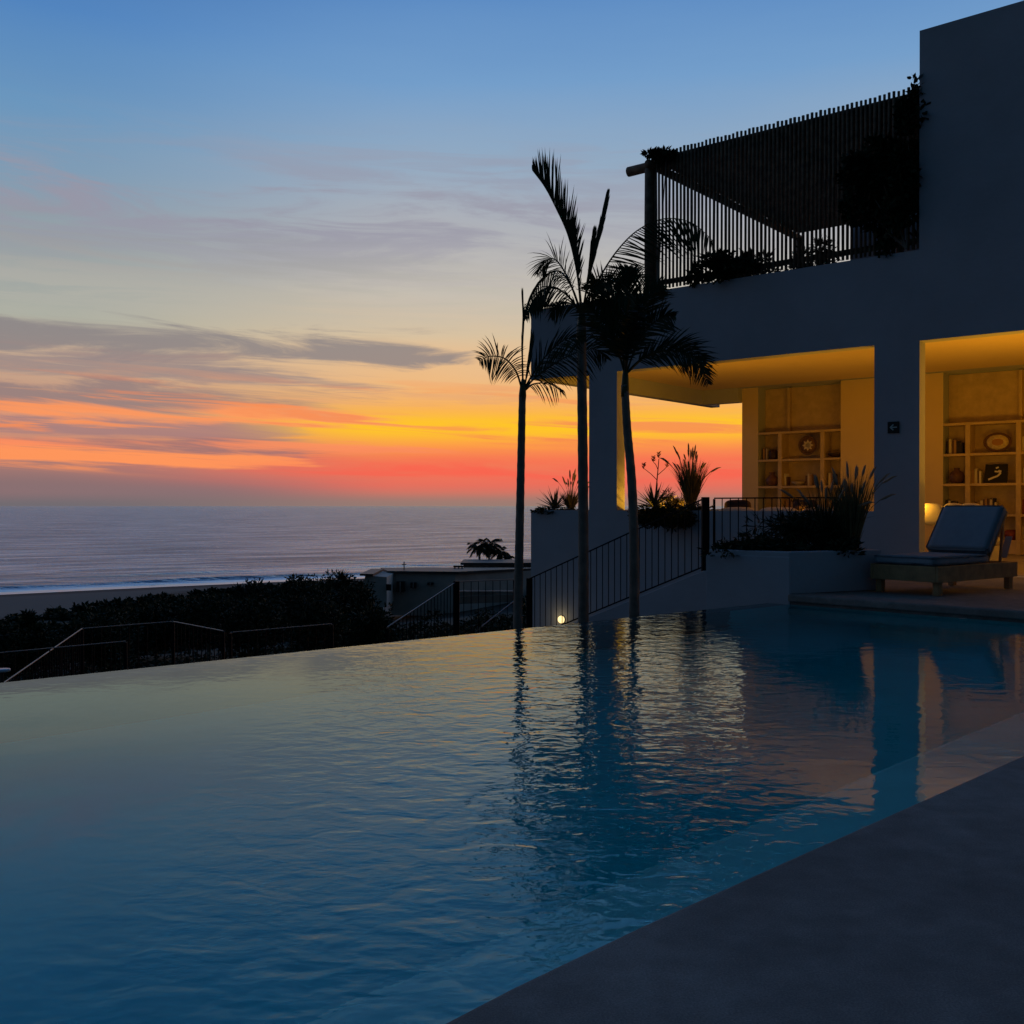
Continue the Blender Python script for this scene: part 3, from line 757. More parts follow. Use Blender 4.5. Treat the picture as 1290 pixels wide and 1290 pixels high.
palm('rightmost palm with dense dark crown and a frond drooping in front of the beam', 12.4, [(799, 820), (799, 700), (796, 610), (790, 540), (787, 485)], (.068, .046), [
    ([(787, 470), (778, 442), (762, 414), (748, 394), (738, 382)], -.2, 50, .40, .018, 1.0, .25, dict(roll=.4, spread=.9)),
    ([(787, 470), (782, 430), (772, 394), (760, 366), (744, 354)], .2, 54, .42, .018, 1.2, .15, dict(roll=.4, spread=.9)),
    ([(788, 470), (788, 430), (790, 392), (790, 362), (792, 338)], -.3, 54, .42, .018, 1.4, .1, dict(roll=.3, spread=.9)),
    ([(788, 470), (794, 432), (804, 402), (818, 376), (836, 360)], .3, 54, .42, .018, 1.2, .15, dict(roll=.4, spread=.9)),
    ([(789, 470), (800, 440), (816, 414), (834, 400), (850, 398)], -.5, 46, .38, .018, 1.1, .3, dict(roll=.4, spread=.9)),
    ([(787, 470), (776, 436), (764, 404), (770, 378)], .7, 48, .40, .020, 1.0, .2, dict(roll=.6, spread=1.0)),
    ([(788, 470), (790, 440), (800, 410), (806, 384)], -.8, 48, .40, .020, 1.0, .2, dict(roll=.6, spread=1.0)),
    ([(789, 471), (806, 454), (832, 443), (858, 444), (880, 458), (892, 484)], -.4, 60, .40, .015, .8, .25, dict(roll=.35, spread=.9)),
    ([(789, 471), (812, 450), (840, 436), (862, 436), (884, 452), (889, 470)], .3, 40, .36, .014, .9, .2, dict(roll=.5, spread=.9)),
], [(787, 500), (788, 462)])

# ------------------------------------------------------------------ stair, railings
st = root('stair', 'pale plaster stair descending left below the loggia wall', 'stair', B(5.2, -.9, -3))
ns = 9; t0s, t1s = 3.62, 6.9; zb = -1.32
mbs = []
for i in range(ns):
    a = t0s + (t1s - t0s) * i / ns; b = t0s + (t1s - t0s) * (i + 1) / ns; z = (zb) * (i + 1) / ns + .0
    mbs.append((a, b, z))
P2 = [(t0s, -3)] + [(t0s, 0 - .002)]
sm = MB()
prof = [(t0s + .004, -3.2)]
z = -.002
for a, b, z in mbs: prof += [(a + .004, z), (b, z)]
prof += [(t1s, zb), (t1s + 1.0, zb), (t1s + 1.0, -3.2)]
pp = []
for p in prof:
    if not pp or (abs(p[0] - pp[-1][0]) > 1e-5 or abs(p[1] - pp[-1][1]) > 1e-5): pp.append(p)
npn = len(pp)
sm.add([B(a, -1.62, z) for a, z in pp] + [B(a, -.005, z) for a, z in pp], [tuple(range(npn)), tuple(range(npn, 2 * npn))[::-1]] + [(i, npn + i, npn + (i + 1) % npn, (i + 1) % npn) for i in range(npn)])
sm.build('steps', M['plaster2'], st)
s2 = [(3.2, .03), (3.2, -3.2), (t1s + 1.0, -3.2), (t1s + 1.0, zb - .02), (t1s, zb + .03), (t0s, .03)]
sm = MB(); nn_ = len(s2)
sm.add([B(a, -1.90, z) for a, z in s2] + [B(a, -1.624, z) for a, z in s2], [tuple(range(nn_)), tuple(range(nn_, 2 * nn_))[::-1]] + [(i, nn_ + i, nn_ + (i + 1) % nn_, (i + 1) % nn_) for i in range(nn_)])
sm.build('side_wall', M['plaster'], st, bevel=.01)

def railing(label, path, hgt, gap=.135, bottom=.09, top_m=None, posts=None, tw=.024, bw=.012, balus=True, group=None):
    path = [Vector(p) for p in path]
    r = root('railing', label, 'railing', path[0], 0, group)
    top = MB(); bot = MB(); bl = MB()
    for a, b in zip(path, path[1:]):
        up = Vector((0, 0, hgt)); top.bar(a + up, b + up, tw, min(.022, tw * .8)); bot.bar(a + Z * bottom, b + Z * bottom, .02, .02)
        n_ = max(1, int((b - a).length / gap))
        if balus:
            for i in range(1, n_):
                p = a.lerp(b, i / n_); bl.bar(p + Z * bottom, p + Z * (hgt - .01), bw)
    top.build('handrail', top_m or M['steel'], r, bevel=.004); bot.build('bottom_rail', M['steel'], r)
    if balus: bl.build('balusters', M['steel'], r)
    for i, p in enumerate(path):
        w = (posts or {}).get(i, .045)
        MB().bar(p - Z * .05, p + Z * (hgt + (.012 if w > .06 else -.012)), w).build('post', M['steel'], r)
    return r
KR = -1.76
railing('black stair railing with thin balusters behind the three palms', [B(3.66, KR, .03), B(6.86, KR, -1.27)], 1.03, .118, .06, posts={0: .10, 1: .10})
railing('black guard railing behind the planter below the bookshelf niche', [B(3.52, KR, .01), B(tpx(1075, KR), KR, .01)], 1.045, .12, .10, posts={0: .03, 1: .03})
# lower garden railings beyond the infinity edge; top rails made paler for the sky light they catch
def P(px, py, d): return W(px, py, d)
def low(label, pts, hgt, **kw):
    railing(label, [W(x, y, d) - Z * hgt for x, y, d in pts], hgt, top_m=M['rail'], tw=.018, **kw)
low('garden railing on the landing left of the leftmost palm, with a thick black post', [(488, 790, 14.4), (575, 733, 16.6), (648, 730, 16.9)], 1.05, gap=.12, posts={1: .10})
low('short handrail sloping beside the foot of the leftmost palm', [(607, 789, 15.2), (648, 757, 15.9)], .9, balus=False)
low('lower garden railing running from the left picture edge', [(-60, 828, 13.0), (158, 808, 14.5)], 1.05, gap=.14)
low('garden railing with a bent pale top rail in the left dark garden', [(2, 862, 11.9), (103, 792, 16.0), (218, 783, 17.0), (281, 795, 15.7)], 1.05, gap=.14)
low('straight pale topped garden railing in the middle of the dark garden', [(290, 797, 15.6), (418, 786, 16.6)], 1.05, gap=.14)

# wall light beside the stair
tl = tpx(708); zl = W(708, 779, B(tl, 0, 0).y).z
wl = root('wall_light', 'small glowing dome wall light low on the stair wall', 'wall light', B(tl, -.02, zl))
g = MB(); g.lathe(B(tl, -.004, zl - .02), [(.070, 0), (.069, .02), (.062, .04), (.04, .06), (.01, .07)], 18, -K); g.build('dome', mat('wall_light_glass', (.9, .7, .4), .4, emit=(1, .72, .32), estr=1.5), wl, smooth=True)
g = MB(); g.lathe(B(tl, -.001, zl - .02), [(.078, 0), (.078, .012), (.072, .014)], 18, -K); g.build('back_plate', M['steel'], wl)
lamp('POINT', B(tl, -.18, zl), .45, .06, col=(1, .72, .35))

# ------------------------------------------------------------------ planter box at the pool corner
PK = -4.39
p0 = Vector((2.226, 11.40)); p1 = Vector((2.968, 10.775)); p2 = Vector((4.15, 11.33)); p3 = Vector((3.9, 12.1)); p4 = Vector((2.72, 12.35))
pl = root('planter', 'low plaster planter wall at the pool corner left of the lounger', 'planter', (3.1, 11.4, 0))
outer = [tuple(p) for p in (p0, p1, p2, p3, p4)]
if area(outer) < 0: outer.reverse()
inn = offset(outer, -.12)
n_ = len(outer); g = MB()
vs = [Vector((*p, -.9 if False else .008)) for p in outer] + [Vector((*p, .455)) for p in outer] + [Vector((*p, .455)) for p in inn] + [Vector((*p, .35)) for p in inn]
fs = []
for i in range(n_):
    j = (i + 1) % n_
    fs += [(i, j, n_ + j, n_ + i), (n_ + i, n_ + j, 2 * n_ + j, 2 * n_ + i), (2 * n_ + i, 2 * n_ + j, 3 * n_ + j, 3 * n_ + i)]
g.add(vs, fs); g.build('box', M['plaster'], pl, bevel=.012)
MB().prism(inn, .30, .40).build('soil', M['soil'], pl)
e1 = (p1 - p0).normalized(); n1_ = Vector((e1.y, -e1.x)); n1_ = n1_ if n1_.y < 0 else -n1_
bq = [p0 - e1 * .03 + n1_ * .012, p1 + e1 * .006 + n1_ * .012, p1 + e1 * .006 - n1_ * .05, p0 - n1_ * .05]
MB().prism([tuple(p) for p in bq], -2.4, .40).build('base_wall', M['plaster'], pl, bevel=.006)
tq = Vector((TL.x, TL.y)); e2 = (tq - p0).normalized(); n2_ = Vector((-e2.y, e2.x)); n2_ = n2_ if n2_.x < 0 else -n2_
tb_ = [p0 + n2_ * .02, tq + n2_ * .02, tq - n2_ * .05, p0 - n2_ * .05]
g = MB().prism([tuple(p) for p in tb_], -2.4, .006)
tag(g.build('retaining_wall', M['plaster']), 'narrow plaster side of the terrace between the planter and the top of the stair', 'wall')
# apron under the left face, down to the water
ap = [tuple(Vector((p0.x, p0.y))), tuple(p1), tuple(p1 + Vector((.635, .7725)) * .2), tuple(p0 + Vector((.635, .7725)) * .2)]

def bush(name, label, c, rad, n_, L, w, m=None, seed=1, group=None, cat='shrub', clumps=None):
    g = MB(); leafcloud(g, c, rad, n_, L, w, clumps, seed)
    c = Vector(c); r = root(name, label, cat, c - Z * rad[2], 0, group)
    g.build('foliage', m or M['leafd'], r)
    s = MB(); q = random.Random(seed)
    for _ in range(6):
        a = q.uniform(0, 6.28); s.tube([c - Z * rad[2], c + Vector((math.cos(a) * rad[0] * .3, math.sin(a) * rad[1] * .3, 0)), c + Vector((math.cos(a) * rad[0] * .7, math.sin(a) * rad[1] * .7, rad[2] * .5))], [.015, .01, .004], 5)
    s.build('stems', M['trunk'], r); return r
bush('trailing_plant', 'low dark ground cover spilling over the left half of the planter', (2.78, 11.42, .46), (.52, .34, .12), 2600, .07, .028, seed=2)
bush('trailing_plant', 'low dark ground cover at the right end of the planter', (3.72, 11.35, .46), (.34, .25, .10), 1000, .07, .028, seed=4)
bush('shrub', 'feathery dark shrub in the planter in front of the bookshelf niche', (3.35, 11.65, .66), (.40, .3, .2), 1500, .11, .012, seed=5, clumps=26)
bush('shrub', 'loose twiggy shrub in the planter in front of the railing', (3.12, 11.75, .62), (.42, .3, .24), 900, .13, .018, seed=6, clumps=18)
gx = W(1072, 670, 11.55)
grass('fountain_grass', 'tall fountain grass clump with lit plumes beside the wide pillar', (gx.x, gx.y, .40), 560, .90, .27, 14, 1.02, bm=M['straw'], seed=8, bow=.08)
gx = W(1040, 670, 11.7)
grass('fountain_grass', 'arching fountain grass in the planter in front of the bookshelf niche', (gx.x, gx.y, .40), 600, .72, .5, 12, .9, bm=M['leaf'], seed=9)

# ------------------------------------------------------------------ plants on the terrace parapet
def onp(px, k=.3): t = tpx(px, k); return B(t, k, .87)
agave('aloe', 'spiky aloe on the parapet left of the left pillar', onp(699, .3) + Z * .03, 26, .42, .05, 'aloe', 3, .25)
grass('fountain_grass', 'small grass tuft with seed heads on the parapet left of the left pillar', onp(719, .5), 520, .36, .45, 15, .66, seed=12)
bush('trailing_plant', 'low trailing plant along the parapet top left of the left pillar', onp(704, .2) + Z * .0, (.5, .2, .06), 900, .07, .02, seed=13)
agave('aloe', 'spiky aloe on the parapet right of the left pillar', onp(824, .3) + Z * .05, 28, .50, .05, 'aloe', 5, .22)
# aloe flower stalk
b0 = onp(824, .5); fs_ = root('aloe_flower', 'tall branching aloe flower stalk against the sunset', 'flower stalk', b0)
Yd = b0.y; s = MB()
def V_(x, y): return W(x, y, Yd)
s.tube([b0, V_(827, 612), V_(829, 590), V_(830, 578)], [.014, .012, .009, .007], 6)
for a in (((828, 605), (820, 597), (811, 590)), ((829, 598), (836, 592), (840, 588)), ((829, 592), (826, 585), (823, 582))): s.tube([V_(*p) for p in a], [.007, .006, .005], 5)
s.build('stalk', M['leafd'], fs_)
s = MB()
for x, y in ((811, 588), (823, 579), (830, 574), (840, 586)):
    for j in range(16):
        a = j * 2.4; s.blade(V_(x, y) + Z * (.05 - j * .006), Vector((math.cos(a), math.sin(a), .8)), .055, .02, .05, None, 2)
s.build('flower_heads', mat('aloe_flower', (.10, .03, .02), .8), fs_)
grass('fountain_grass', 'dense tall grass clump on the parapet against the sunset', onp(870, .45), 1250, .80, .27, 26, 1.04, bm=M['straw'], seed=15, bow=.15)
bush('trailing_plant', 'dark trailing plant hanging over the parapet beside the grass clump', onp(855, .02) + Z * -.10 - K * .12, (.66, .2, .17), 3400, .09, .028, seed=16, clumps=60)
bush('shrub', 'small dry shrub at the foot of the tall grass clump', onp(846, .5) + Z * .14, (.22, .2, .16), 900, .09, .014, m=M['straw'], seed=17)

# ------------------------------------------------------------------ climbers and terrace plants above
def climber(label, blobs, seed):
    r = root('climbing_vine', label, 'vine', B(*blobs[0][:3]) - Z * .3, 0, 'climbers on the pergola screen'); g = MB()
    for i, (t, k, z, rt, rz_, n_) in enumerate(blobs): leafcloud(g, B(t, k, z), (rt, .16, rz_), n_, .085, .05, max(6, n_ // 60), seed * 31 + i)
    g.build('foliage', M['leafd'], r); s = MB()
    for i, (t, k, z, rt, rz_, n_) in enumerate(blobs): s.tube([B(blobs[0][0], .05, 4.6), B(t, k, z)], [.012, .006], 5)
    s.build('stems', M['trunk'], r)
climber('thick dark climber over the right end of the pole screen beside the tower', [(1.45, .0, 5.45, .30, .6, 2400), (1.85, -.02, 5.85, .42, .35, 2000), (2.1, 0, 5.75, .32, .2, 900), (1.4, .0, 6.5, .2, .4, 900), (2.0, 0, 5.25, .3, .3, 800), (1.75, .05, 4.9, .12, .35, 250)], 3)
climber('clump of climber on top of the left end of the pole screen', [(5.55, .02, 6.86, .17, .09, 420), (5.35, 0, 6.76, .16, .1, 220)], 4)
climber('ragged climber low on the pole screen above the parapet', [(4.35, -.02, 4.78, .34, .2, 900), (3.9, 0, 4.8, .3, .16, 420), (4.7, 0, 4.72, .3, .14, 320)], 5)
bush('shrub', 'potted shrub on the upper terrace seen through the left slats', B(4.6, 1.6, 4.95), (.42, .4, .42), 900, .12, .04, seed=21, group='shrubs on the upper terrace')
bush('shrub', 'potted shrub on the upper terrace seen through the middle slats', B(3.8, 2.2, 5.0), (.5, .5, .5), 1300, .12, .04, seed=22, group='shrubs on the upper terrace')
# low hedge on the terrace corner parapet
bush('trailing_plant', 'thin trailing plant along the parapet rim at the left corner of the upper terrace', B(7.6, .12, 4.56), (.6, .12, .05), 700, .06, .02, seed=24)

# ------------------------------------------------------------------ sun lounger
l0 = Vector((4.43, 10.5, 0)); ax = Vector((.80, .60, 0)).normalized(); ay = Vector((-ax.y, ax.x, 0))
lr = root('sun_lounger', 'teak sun lounger with blue grey cushions and raised backrest on the deck', 'sun lounger', l0 + ax * .8 + ay * .35)
LL, LW = 1.62, .74
def lp(x, y, z): return l0 + ax * x + ay * y + Z * z
def lbox(mbx, x0, x1, y0, y1, z0, z1):
    return mbx.hexa([lp(x0, y0, z0), lp(x1, y0, z0), lp(x1, y1, z0), lp(x0, y1, z0), lp(x0, y0, z1), lp(x1, y0, z1), lp(x1, y1, z1), lp(x0, y1, z1)])
f = MB()
lbox(f, -.03, LL, -.03, .0, .145, .315); lbox(f, -.03, LL, LW, LW + .03, .145, .315); lbox(f, -.03, 0, .001, LW - .001, .147, .313); lbox(f, LL - .03, LL - .002, .001, LW - .001, .147, .313)
f.build('frame', M['teak'], lr, bevel=.005)
f = MB()
for i in range(9): lbox(f, .02 + i * .115, .115 + i * .115, .003, LW - .003, .285, .303)
f.build('slat_base', M['teak'], lr, bevel=.003)
for x, y in ((.03, .0), (.03, LW - .07), (LL - .12, 0), (LL - .12, LW - .07)):
    lbox(MB(), x, x + .075, y + .001, y + .069, .006, .285).build('leg', M['teak'], lr, bevel=.004)
def pad(x0, z0, x1, z1, y0, y1, th, name, n_=14):
    # a soft slab between two lengthwise points
    a = lp(x0, 0, z0); b = lp(x1, 0, z1); dx = (b - a); L = dx.length; dx.normalize(); up = ay.cross(dx) * -1
    if up.z < 0: up = -up
    g = MB(); cc = lp(x0, (y0 + y1) / 2, z0) + dx * (L / 2) + up * th / 2
    g.box(cc, dx, ay, up, L / 2, (y1 - y0) / 2, th / 2)
    bm = bmesh.new(); vv = [bm.verts.new(p) for p in g.v]
    for fc in g.f: bm.faces.new([vv[i] for i in fc])
    bmesh.ops.subdivide_edges(bm, edges=bm.edges, cuts=9, use_grid_fill=True)
    bmesh.ops.bevel(bm, geom=[e for e in bm.edges if e.calc_face_angle(0) > .5], offset=.028, segments=3, affect='EDGES')
    for v in bm.verts:
        q = v.co - cc; x = q.dot(dx) / (L / 2); y = q.dot(ay) / ((y1 - y0) / 2); z = q.dot(up)
        if z > 0: v.co += up * (.012 * (1 - x * x) * (1 - y * y) + .005 * noise.noise(v.co * 7))
    g = MB(); bm.verts.index_update(); g.v = [v.co.copy() for v in bm.verts]; g.f = [tuple(v.index for v in fc.verts) for fc in bm.faces]; bm.free()
    return g.build(name, M['cushion'], lr, smooth=True)
pad(-.03, .318, 1.06, .318, .0, LW, .095, 'seat_cushion')
pad(1.07, .40, 1.46, .905, .0, LW, .09, 'back_cushion')
f = MB()
for y in (.04, LW - .08):
    f.hexa([lp(1.09, y, .33), lp(1.12, y, .33), lp(1.12, y + .04, .33), lp(1.09, y + .04, .33), lp(1.52, y, .88), lp(1.55, y, .88), lp(1.55, y + .04, .88), lp(1.52, y + .04, .88)])
for i in range(6): 
    u = .1 + i * .16; c = lp(1.105 + .43 * u, LW / 2, .33 + .55 * u); f.box(c, ay, (lp(.43, 0, .55) - lp(0, 0, 0)).normalized(), (lp(-.55, 0, .43) - lp(0, 0, 0)).normalized(), LW / 2 - .09, .03, .006)
f.build('backrest', M['teak'], lr)
for y in (.06, LW - .06): MB().bar(lp(1.40, y, .30), lp(1.46, y, .76), .025).build('strut', M['teak'], lr)

# folded towel hanging on far side of the backrest
f = MB()
f.hexa([lp(1.47, .02, .36), lp(1.475, .02, .36), lp(1.475, .10, .36), lp(1.47, .10, .36), lp(1.60, .02, .60), lp(1.605, .02, .60), lp(1.605, .10, .60), lp(1.60, .10, .60)])
tag(f.build('towel', M['linen'], bevel=.002), 'pale strip of towel behind the raised lounger backrest', 'towel')
# leaf on the water
g = MB(); g.blade(W(1209, 781, 9.35) * 1.0 + Z * 0, (.9, .3, 0), .09, .05, 0, Z, 3)
for p in g.v: p.z = WZ + .006
g2 = MB(); g2.v = g.v + [p + Z * .003 for p in g.v]; nb_ = len(g.v); g2.f = list(g.f) + [tuple(i + nb_ for i in f_) for f_ in g.f]
tag(g2.build('fallen_leaf', M['linen']), 'single pale leaf floating on the dark pool below the lounger', 'leaf')

# ------------------------------------------------------------------ land, beach, sea
SN = Vector((-.567, .824, 0)); SD = Vector((.824, .567, 0)); SHORE = 311.0; SEA = -24.0
def shore_q(x, y): return SHORE - (x * SN.x + y * SN.y) + 5 * math.sin((x * SD.x + y * SD.y) / 60.0)
PR = [(-400, -34), (-30, -25.5), (0, -24), (25, -23.2), (60, -22.6), (95, -21.6), (150, -18.8), (210, -14.0), (250, -9.6), (285, -5.2), (305, -3.6), (3000, -3.4)]
def terr(x, y):
    q = shore_q(x, y); i = min(max(bisect([p[0] for p in PR], q) - 1, 0), len(PR) - 2)
    (a, za), (b, zb_) = PR[i], PR[i + 1]; z = za + (zb_ - za) * (q - a) / (b - a)
    hill = 3.4 * max(0, min(1, (x + 45) / 40)) * math.exp(-((y - 120) / 40) ** 2)
    n_ = noise.noise(Vector((x / 22, y / 22, 0))) * 1.3 * max(0, min(1, (q - 40) / 60)) * max(0, min(1, (300 - q) / 60)) if q < 300 else 0
    return z + hill + n_
def grid(xs, ys, fz):
    mbx = MB(); nx, ny = len(xs), len(ys)
    mbx.v = [Vector((x, y, fz(x, y))) for y in ys for x in xs]
    mbx.f = [(j * nx + i, j * nx + i + 1, (j + 1) * nx + i + 1, (j + 1) * nx + i) for j in range(ny - 1) for i in range(nx - 1)]
    return mbx
def prog(a, b, s): 
    o = [a]
    while o[-1] < b: o.append(o[-1] + s)
    return o
xs = [-6000, -3000, -1500, -900, -600] + prog(-420, 420, 8) + [600, 900, 1500, 3000, 6000]
ys = [-6000, -2000, -600, -200, -60] + prog(-20, 460, 7) + [600, 900, 1500, 3000, 6000]
def ground_mat():
    m = bpy.data.materials.new('coastal_ground'); m.use_nodes = True; t = NT(m.node_tree); p = t.n['Principled BSDF']
    v = t.pos(); x, y, z = t.sep(v)
    q = t.sub(SHORE, t.add(t.mul(x, SN.x), t.mul(y, SN.y)))
    n_ = t.noise(v, .05, 5, .6); n2 = t.noise(v, .6, 4, .6)
    uu = t.add(t.mul(x, SD.x), t.mul(y, SD.y))
    veg = t.sm(t.add(t.add(q, t.mul(t.sub(n_, .5), 30)), t.mul(t.sm(uu, 25, 105), 72)), 80, 98)
    sand = t.mix(t.sm(t.add(q, t.mul(n_, 10)), 8, 22), (.055, .05, .045), (.20, .175, .145))
    sand = t.mix(t.mul(n2, .4), sand, (.10, .085, .07))
    scr = t.mix(n2, (.018, .02, .012), (.05, .045, .03))
    t.put(p.inputs['Base Color'], t.mix(veg, sand, scr)); p.inputs['Roughness'].default_value = .95
    return m
tag(grid(xs, ys, terr).build('ground', ground_mat(), smooth=True), kind='structure')

def sea_mat():
    m = bpy.data.materials.new('sea_water'); m.use_nodes = True; t = NT(m.node_tree); p = t.n['Principled BSDF']
    v = t.pos(); x, y, z = t.sep(v)
    s = t.sub(t.add(t.mul(x, SN.x), t.mul(y, SN.y)), SHORE); u = t.add(t.mul(x, SD.x), t.mul(y, SD.y))
    s = t.add(s, t.mul(t.m('SINE', t.mul(u, 1 / 60.0)), -5.0))
    st_ = t.comb(t.mul(x, .35), y, 0.0)
    w1 = t.noise(st_, .035, 4, .6, .5); w2 = t.noise(st_, .16, 4, .6, .3); w3 = t.noise(st_, .9, 3, .6)
    hh = t.add(t.add(t.mul(w1, 5.5), t.mul(w2, 3.2)), t.mul(w3, .6))
    b = t.new('ShaderNodeBump'); b.inputs['Strength'].default_value = 1; b.inputs['Distance'].default_value = 1.0
    t.put(b.inputs['Height'], t.mul(hh, t.sm(s, 6, 30, .12, 1.0))); t.l.new(b.outputs[0], p.inputs['Normal'])
    ruf = t.sm(t.noise(t.comb(t.mul(u, .16), s, 1.0), .055, 9, .72, .3), .38, .62)
    fn = t.noise(t.comb(t.mul(u, .035), t.mul(s, .16), 0.0), 1.0, 6, .62, .6)
    wash = t.mul(t.sm(s, 30, 4), 1.0); foam = t.m('GREATER_THAN', t.add(fn, t.mul(wash, .30)), .66)
    foam2 = t.mul(t.gauss(s, 13.5, 5.0), t.sm(fn, .30, .50)); foam3 = t.mul(t.gauss(s, 62, 4), t.mul(t.sm(fn, .5, .62), .5))
    edge = t.mul(t.gauss(s, 1.0, 2.2), .9)
    fo = t.m('MINIMUM', t.m('MAXIMUM', t.m('MAXIMUM', t.mul(foam, .7), edge), t.m('MAXIMUM', foam2, foam3)), 1.0)
    t.put(p.inputs['Base Color'], t.mix(fo, (.03, .05, .06), (.85, .87, .9)))
    out = t.n['Material Output']; gl = t.new('ShaderNodeBsdfGlossy'); t.l.new(b.outputs[0], gl.inputs['Normal'])
    t.put(gl.inputs['Color'], t.mix(fo, t.mix(ruf, (.30, .40, .46), (.68, .84, .92)), (1, 1, 1))); t.put(gl.inputs['Roughness'], t.add(.24, t.mul(fo, .06)))
    mx = t.new('ShaderNodeMixShader'); t.put(mx.inputs[0], t.m('SUBTRACT', .80, t.mul(fo, .05))); t.l.new(p.outputs[0], mx.inputs[1]); t.l.new(gl.outputs[0], mx.inputs[2])
    t.l.new(mx.outputs[0], out.inputs['Surface'])
    t.put(p.inputs['Roughness'], t.add(.20, t.mul(fo, .6))); p.inputs['IOR'].default_value = 1.33; p.inputs['Specular IOR Level'].default_value = .5
    return m
ss = prog(-18, 110, 1.5); st_ = 3.0
while ss[-1] < 60000: ss.append(ss[-1] + st_); st_ *= 1.18
us = prog(-320, 420, 6); a = 12.0
while us[-1] < 60000: us.append(us[-1] + a); a *= 1.3
a = 12.0
while us[0] > -60000: us.insert(0, us[0] - a); a *= 1.3
mbx = MB(); nu = len(us)
for s in ss:
    for u in us:
        sh = 5 * math.sin(u / 60.0)
        wv = 0.0
        for c_, w_, h_ in ((22, 3.2, 1.15), (60, 5, .55), (98, 6, .35)):
            ph = c_ + 3.0 * noise.noise(Vector((u / 90, c_, 0))); hm = .55 + .75 * noise.noise(Vector((u / 45, c_, 3))) 
            e = (s - ph) / (w_ * (.55 if s < ph else 1.3)); wv += h_ * max(0, hm) * math.exp(-e * e)
        p = SN * (SHORE + s + sh) + SD * u; mbx.v.append(Vector((p.x, p.y, SEA + wv)))
for i in range(len(ss) - 1):
    for j in range(nu - 1): mbx.f.append((i * nu + j, i * nu + j + 1, (i + 1) * nu + j + 1, (i + 1) * nu + j))
tag(mbx.build('sea', sea_mat(), smooth=True), kind='structure')

# coastal scrub: a mass nobody could count
q = random.Random(5); g = MB(); placed = 0
cam2 = Vector((0, 0))
while placed < 1900:
    d = 28 + 275 * q.random() ** .8; a = R(q.uniform(-31, 8)); x, y = math.sin(a) * d, math.cos(a) * d
    qq = shore_q(x, y)
    uu = x * SD.x + y * SD.y
    if qq < 92 - 72 * max(0, min(1, (uu - 30) / 70)) + 10 * noise.noise(Vector((x / 30, y / 30, 9))): continue
    dens = noise.noise(Vector((x / 14, y / 14, 2)))
    if dens < -.25 and qq > 110: continue
    px = CX + F * x / y
    if 474 < px < 668 and 80 < y < 150: continue
    lim = 738 + (330 - px) * .095 + max(0, 120 - px) * .08 if px < 330 else 738 - (px - 330) * .10
    if px < 474 and CY + (H - terr(x, y) - 1.0) * F / y < lim: continue
    placed += 1
    s = q.uniform(.7, 1.5) * (1.15 if d < 90 else 1.0); z = terr(x, y)
    sz = .16 + d * .0022
    leafcloud(g, (x, y, z + s * .45), (s * 1.2, s * 1.2, s * .62), int(80 if d > 90 else 240), sz * (1.5 if d > 90 else .75), sz * (.8 if d > 90 else .36), 6, placed)
tag(g.build('coastal_scrub', M['leafd']), 'dark low scrub covering the slope down to the beach', 'scrub', kind='stuff')

# garden bushes / trees close behind the railings (tell-apart silhouettes)
def tree(label, px, ytop, d, wpx, seed, n_=6500, name='garden_tree'):
    top = W(px, ytop, d); zb_ = terr(top.x, top.y); hgt = max(1.5, top.z - zb_); rw = wpx / F * d / 2
    r = root(name, label, 'tree', (top.x, top.y, zb_), 0, 'dark trees in the garden below the pool')
    tr = MB(); q = random.Random(seed)
    tr.tube([(top.x, top.y, zb_ - .2), (top.x + .1, top.y, zb_ + hgt * .3), (top.x, top.y, zb_ + hgt * .6)], [.16, .12, .08], 8)
    for _ in range(6):
        a = q.uniform(0, 6.28); tr.tube([(top.x, top.y, zb_ + hgt * .35), (top.x + math.cos(a) * rw * .6, top.y + math.sin(a) * rw * .6, zb_ + hgt * .7)], [.06, .02], 6)
    tr.build('trunk', M['trunk'], r); cr = MB()
    leafcloud(cr, (top.x, top.y, zb_ + hgt * .62), (rw, rw, hgt * .40), n_, .0032 * d + .04, .0014 * d + .01, 60, seed)
    cr.build('crown', M['leafd'], r)
for i, a in enumerate((('round dark tree rising above the beach line right of the sand', 326, 737, 95, 54), ('dark tree with uneven top left of the spiky agave', 378, 731, 92, 84),
        ('dark tree directly below the spiky agave silhouette', 430, 729, 88, 66), ('dark tree below the agave, left of the pale house', 448, 746, 62, 52), ('broad dark tree behind the bent railing', 262, 755, 70, 90), ('dark tree at the left end of the sand', 30, 790, 60, 90),
        ('dark tree beyond the lower railing under the beach', 128, 778, 64, 84), ('squat dark tree above the bent rail corner', 196, 768, 72, 80), ('tall dark tree behind the straight railing', 400, 752, 48, 90), ('dark tree between the two pale topped railings', 325, 760, 52, 90), ('dark tree left of the sloping handrail', 464, 770, 36, 66))):
    tree(*a, seed=40 + i)
# columnar cypress like shrub at left
bush('shrub', 'narrow upright shrub standing out against the sand at the left', W(38, 786, 60) - Z * .6, (.5, .5, 1.1), 1500, .4, .16, seed=60, group='garden shrubs below the pool')
# spiky agaves against the sea
def sp(px, py, d, L, label, n_=38, w=.10):
    p = W(px, py, d); agave('agave', label, p, n_, L, w, 'agave', int(px), .05, M['leafd'])
sp(430, 729, 62, .85, 'spiky agave silhouette against the surf left of the house')
sp(301, 744, 60, .6, 'small spiky agave silhouette at the right end of the beach')
sp(78, 778, 50, .55, 'small spiky agave silhouette in front of the sand')

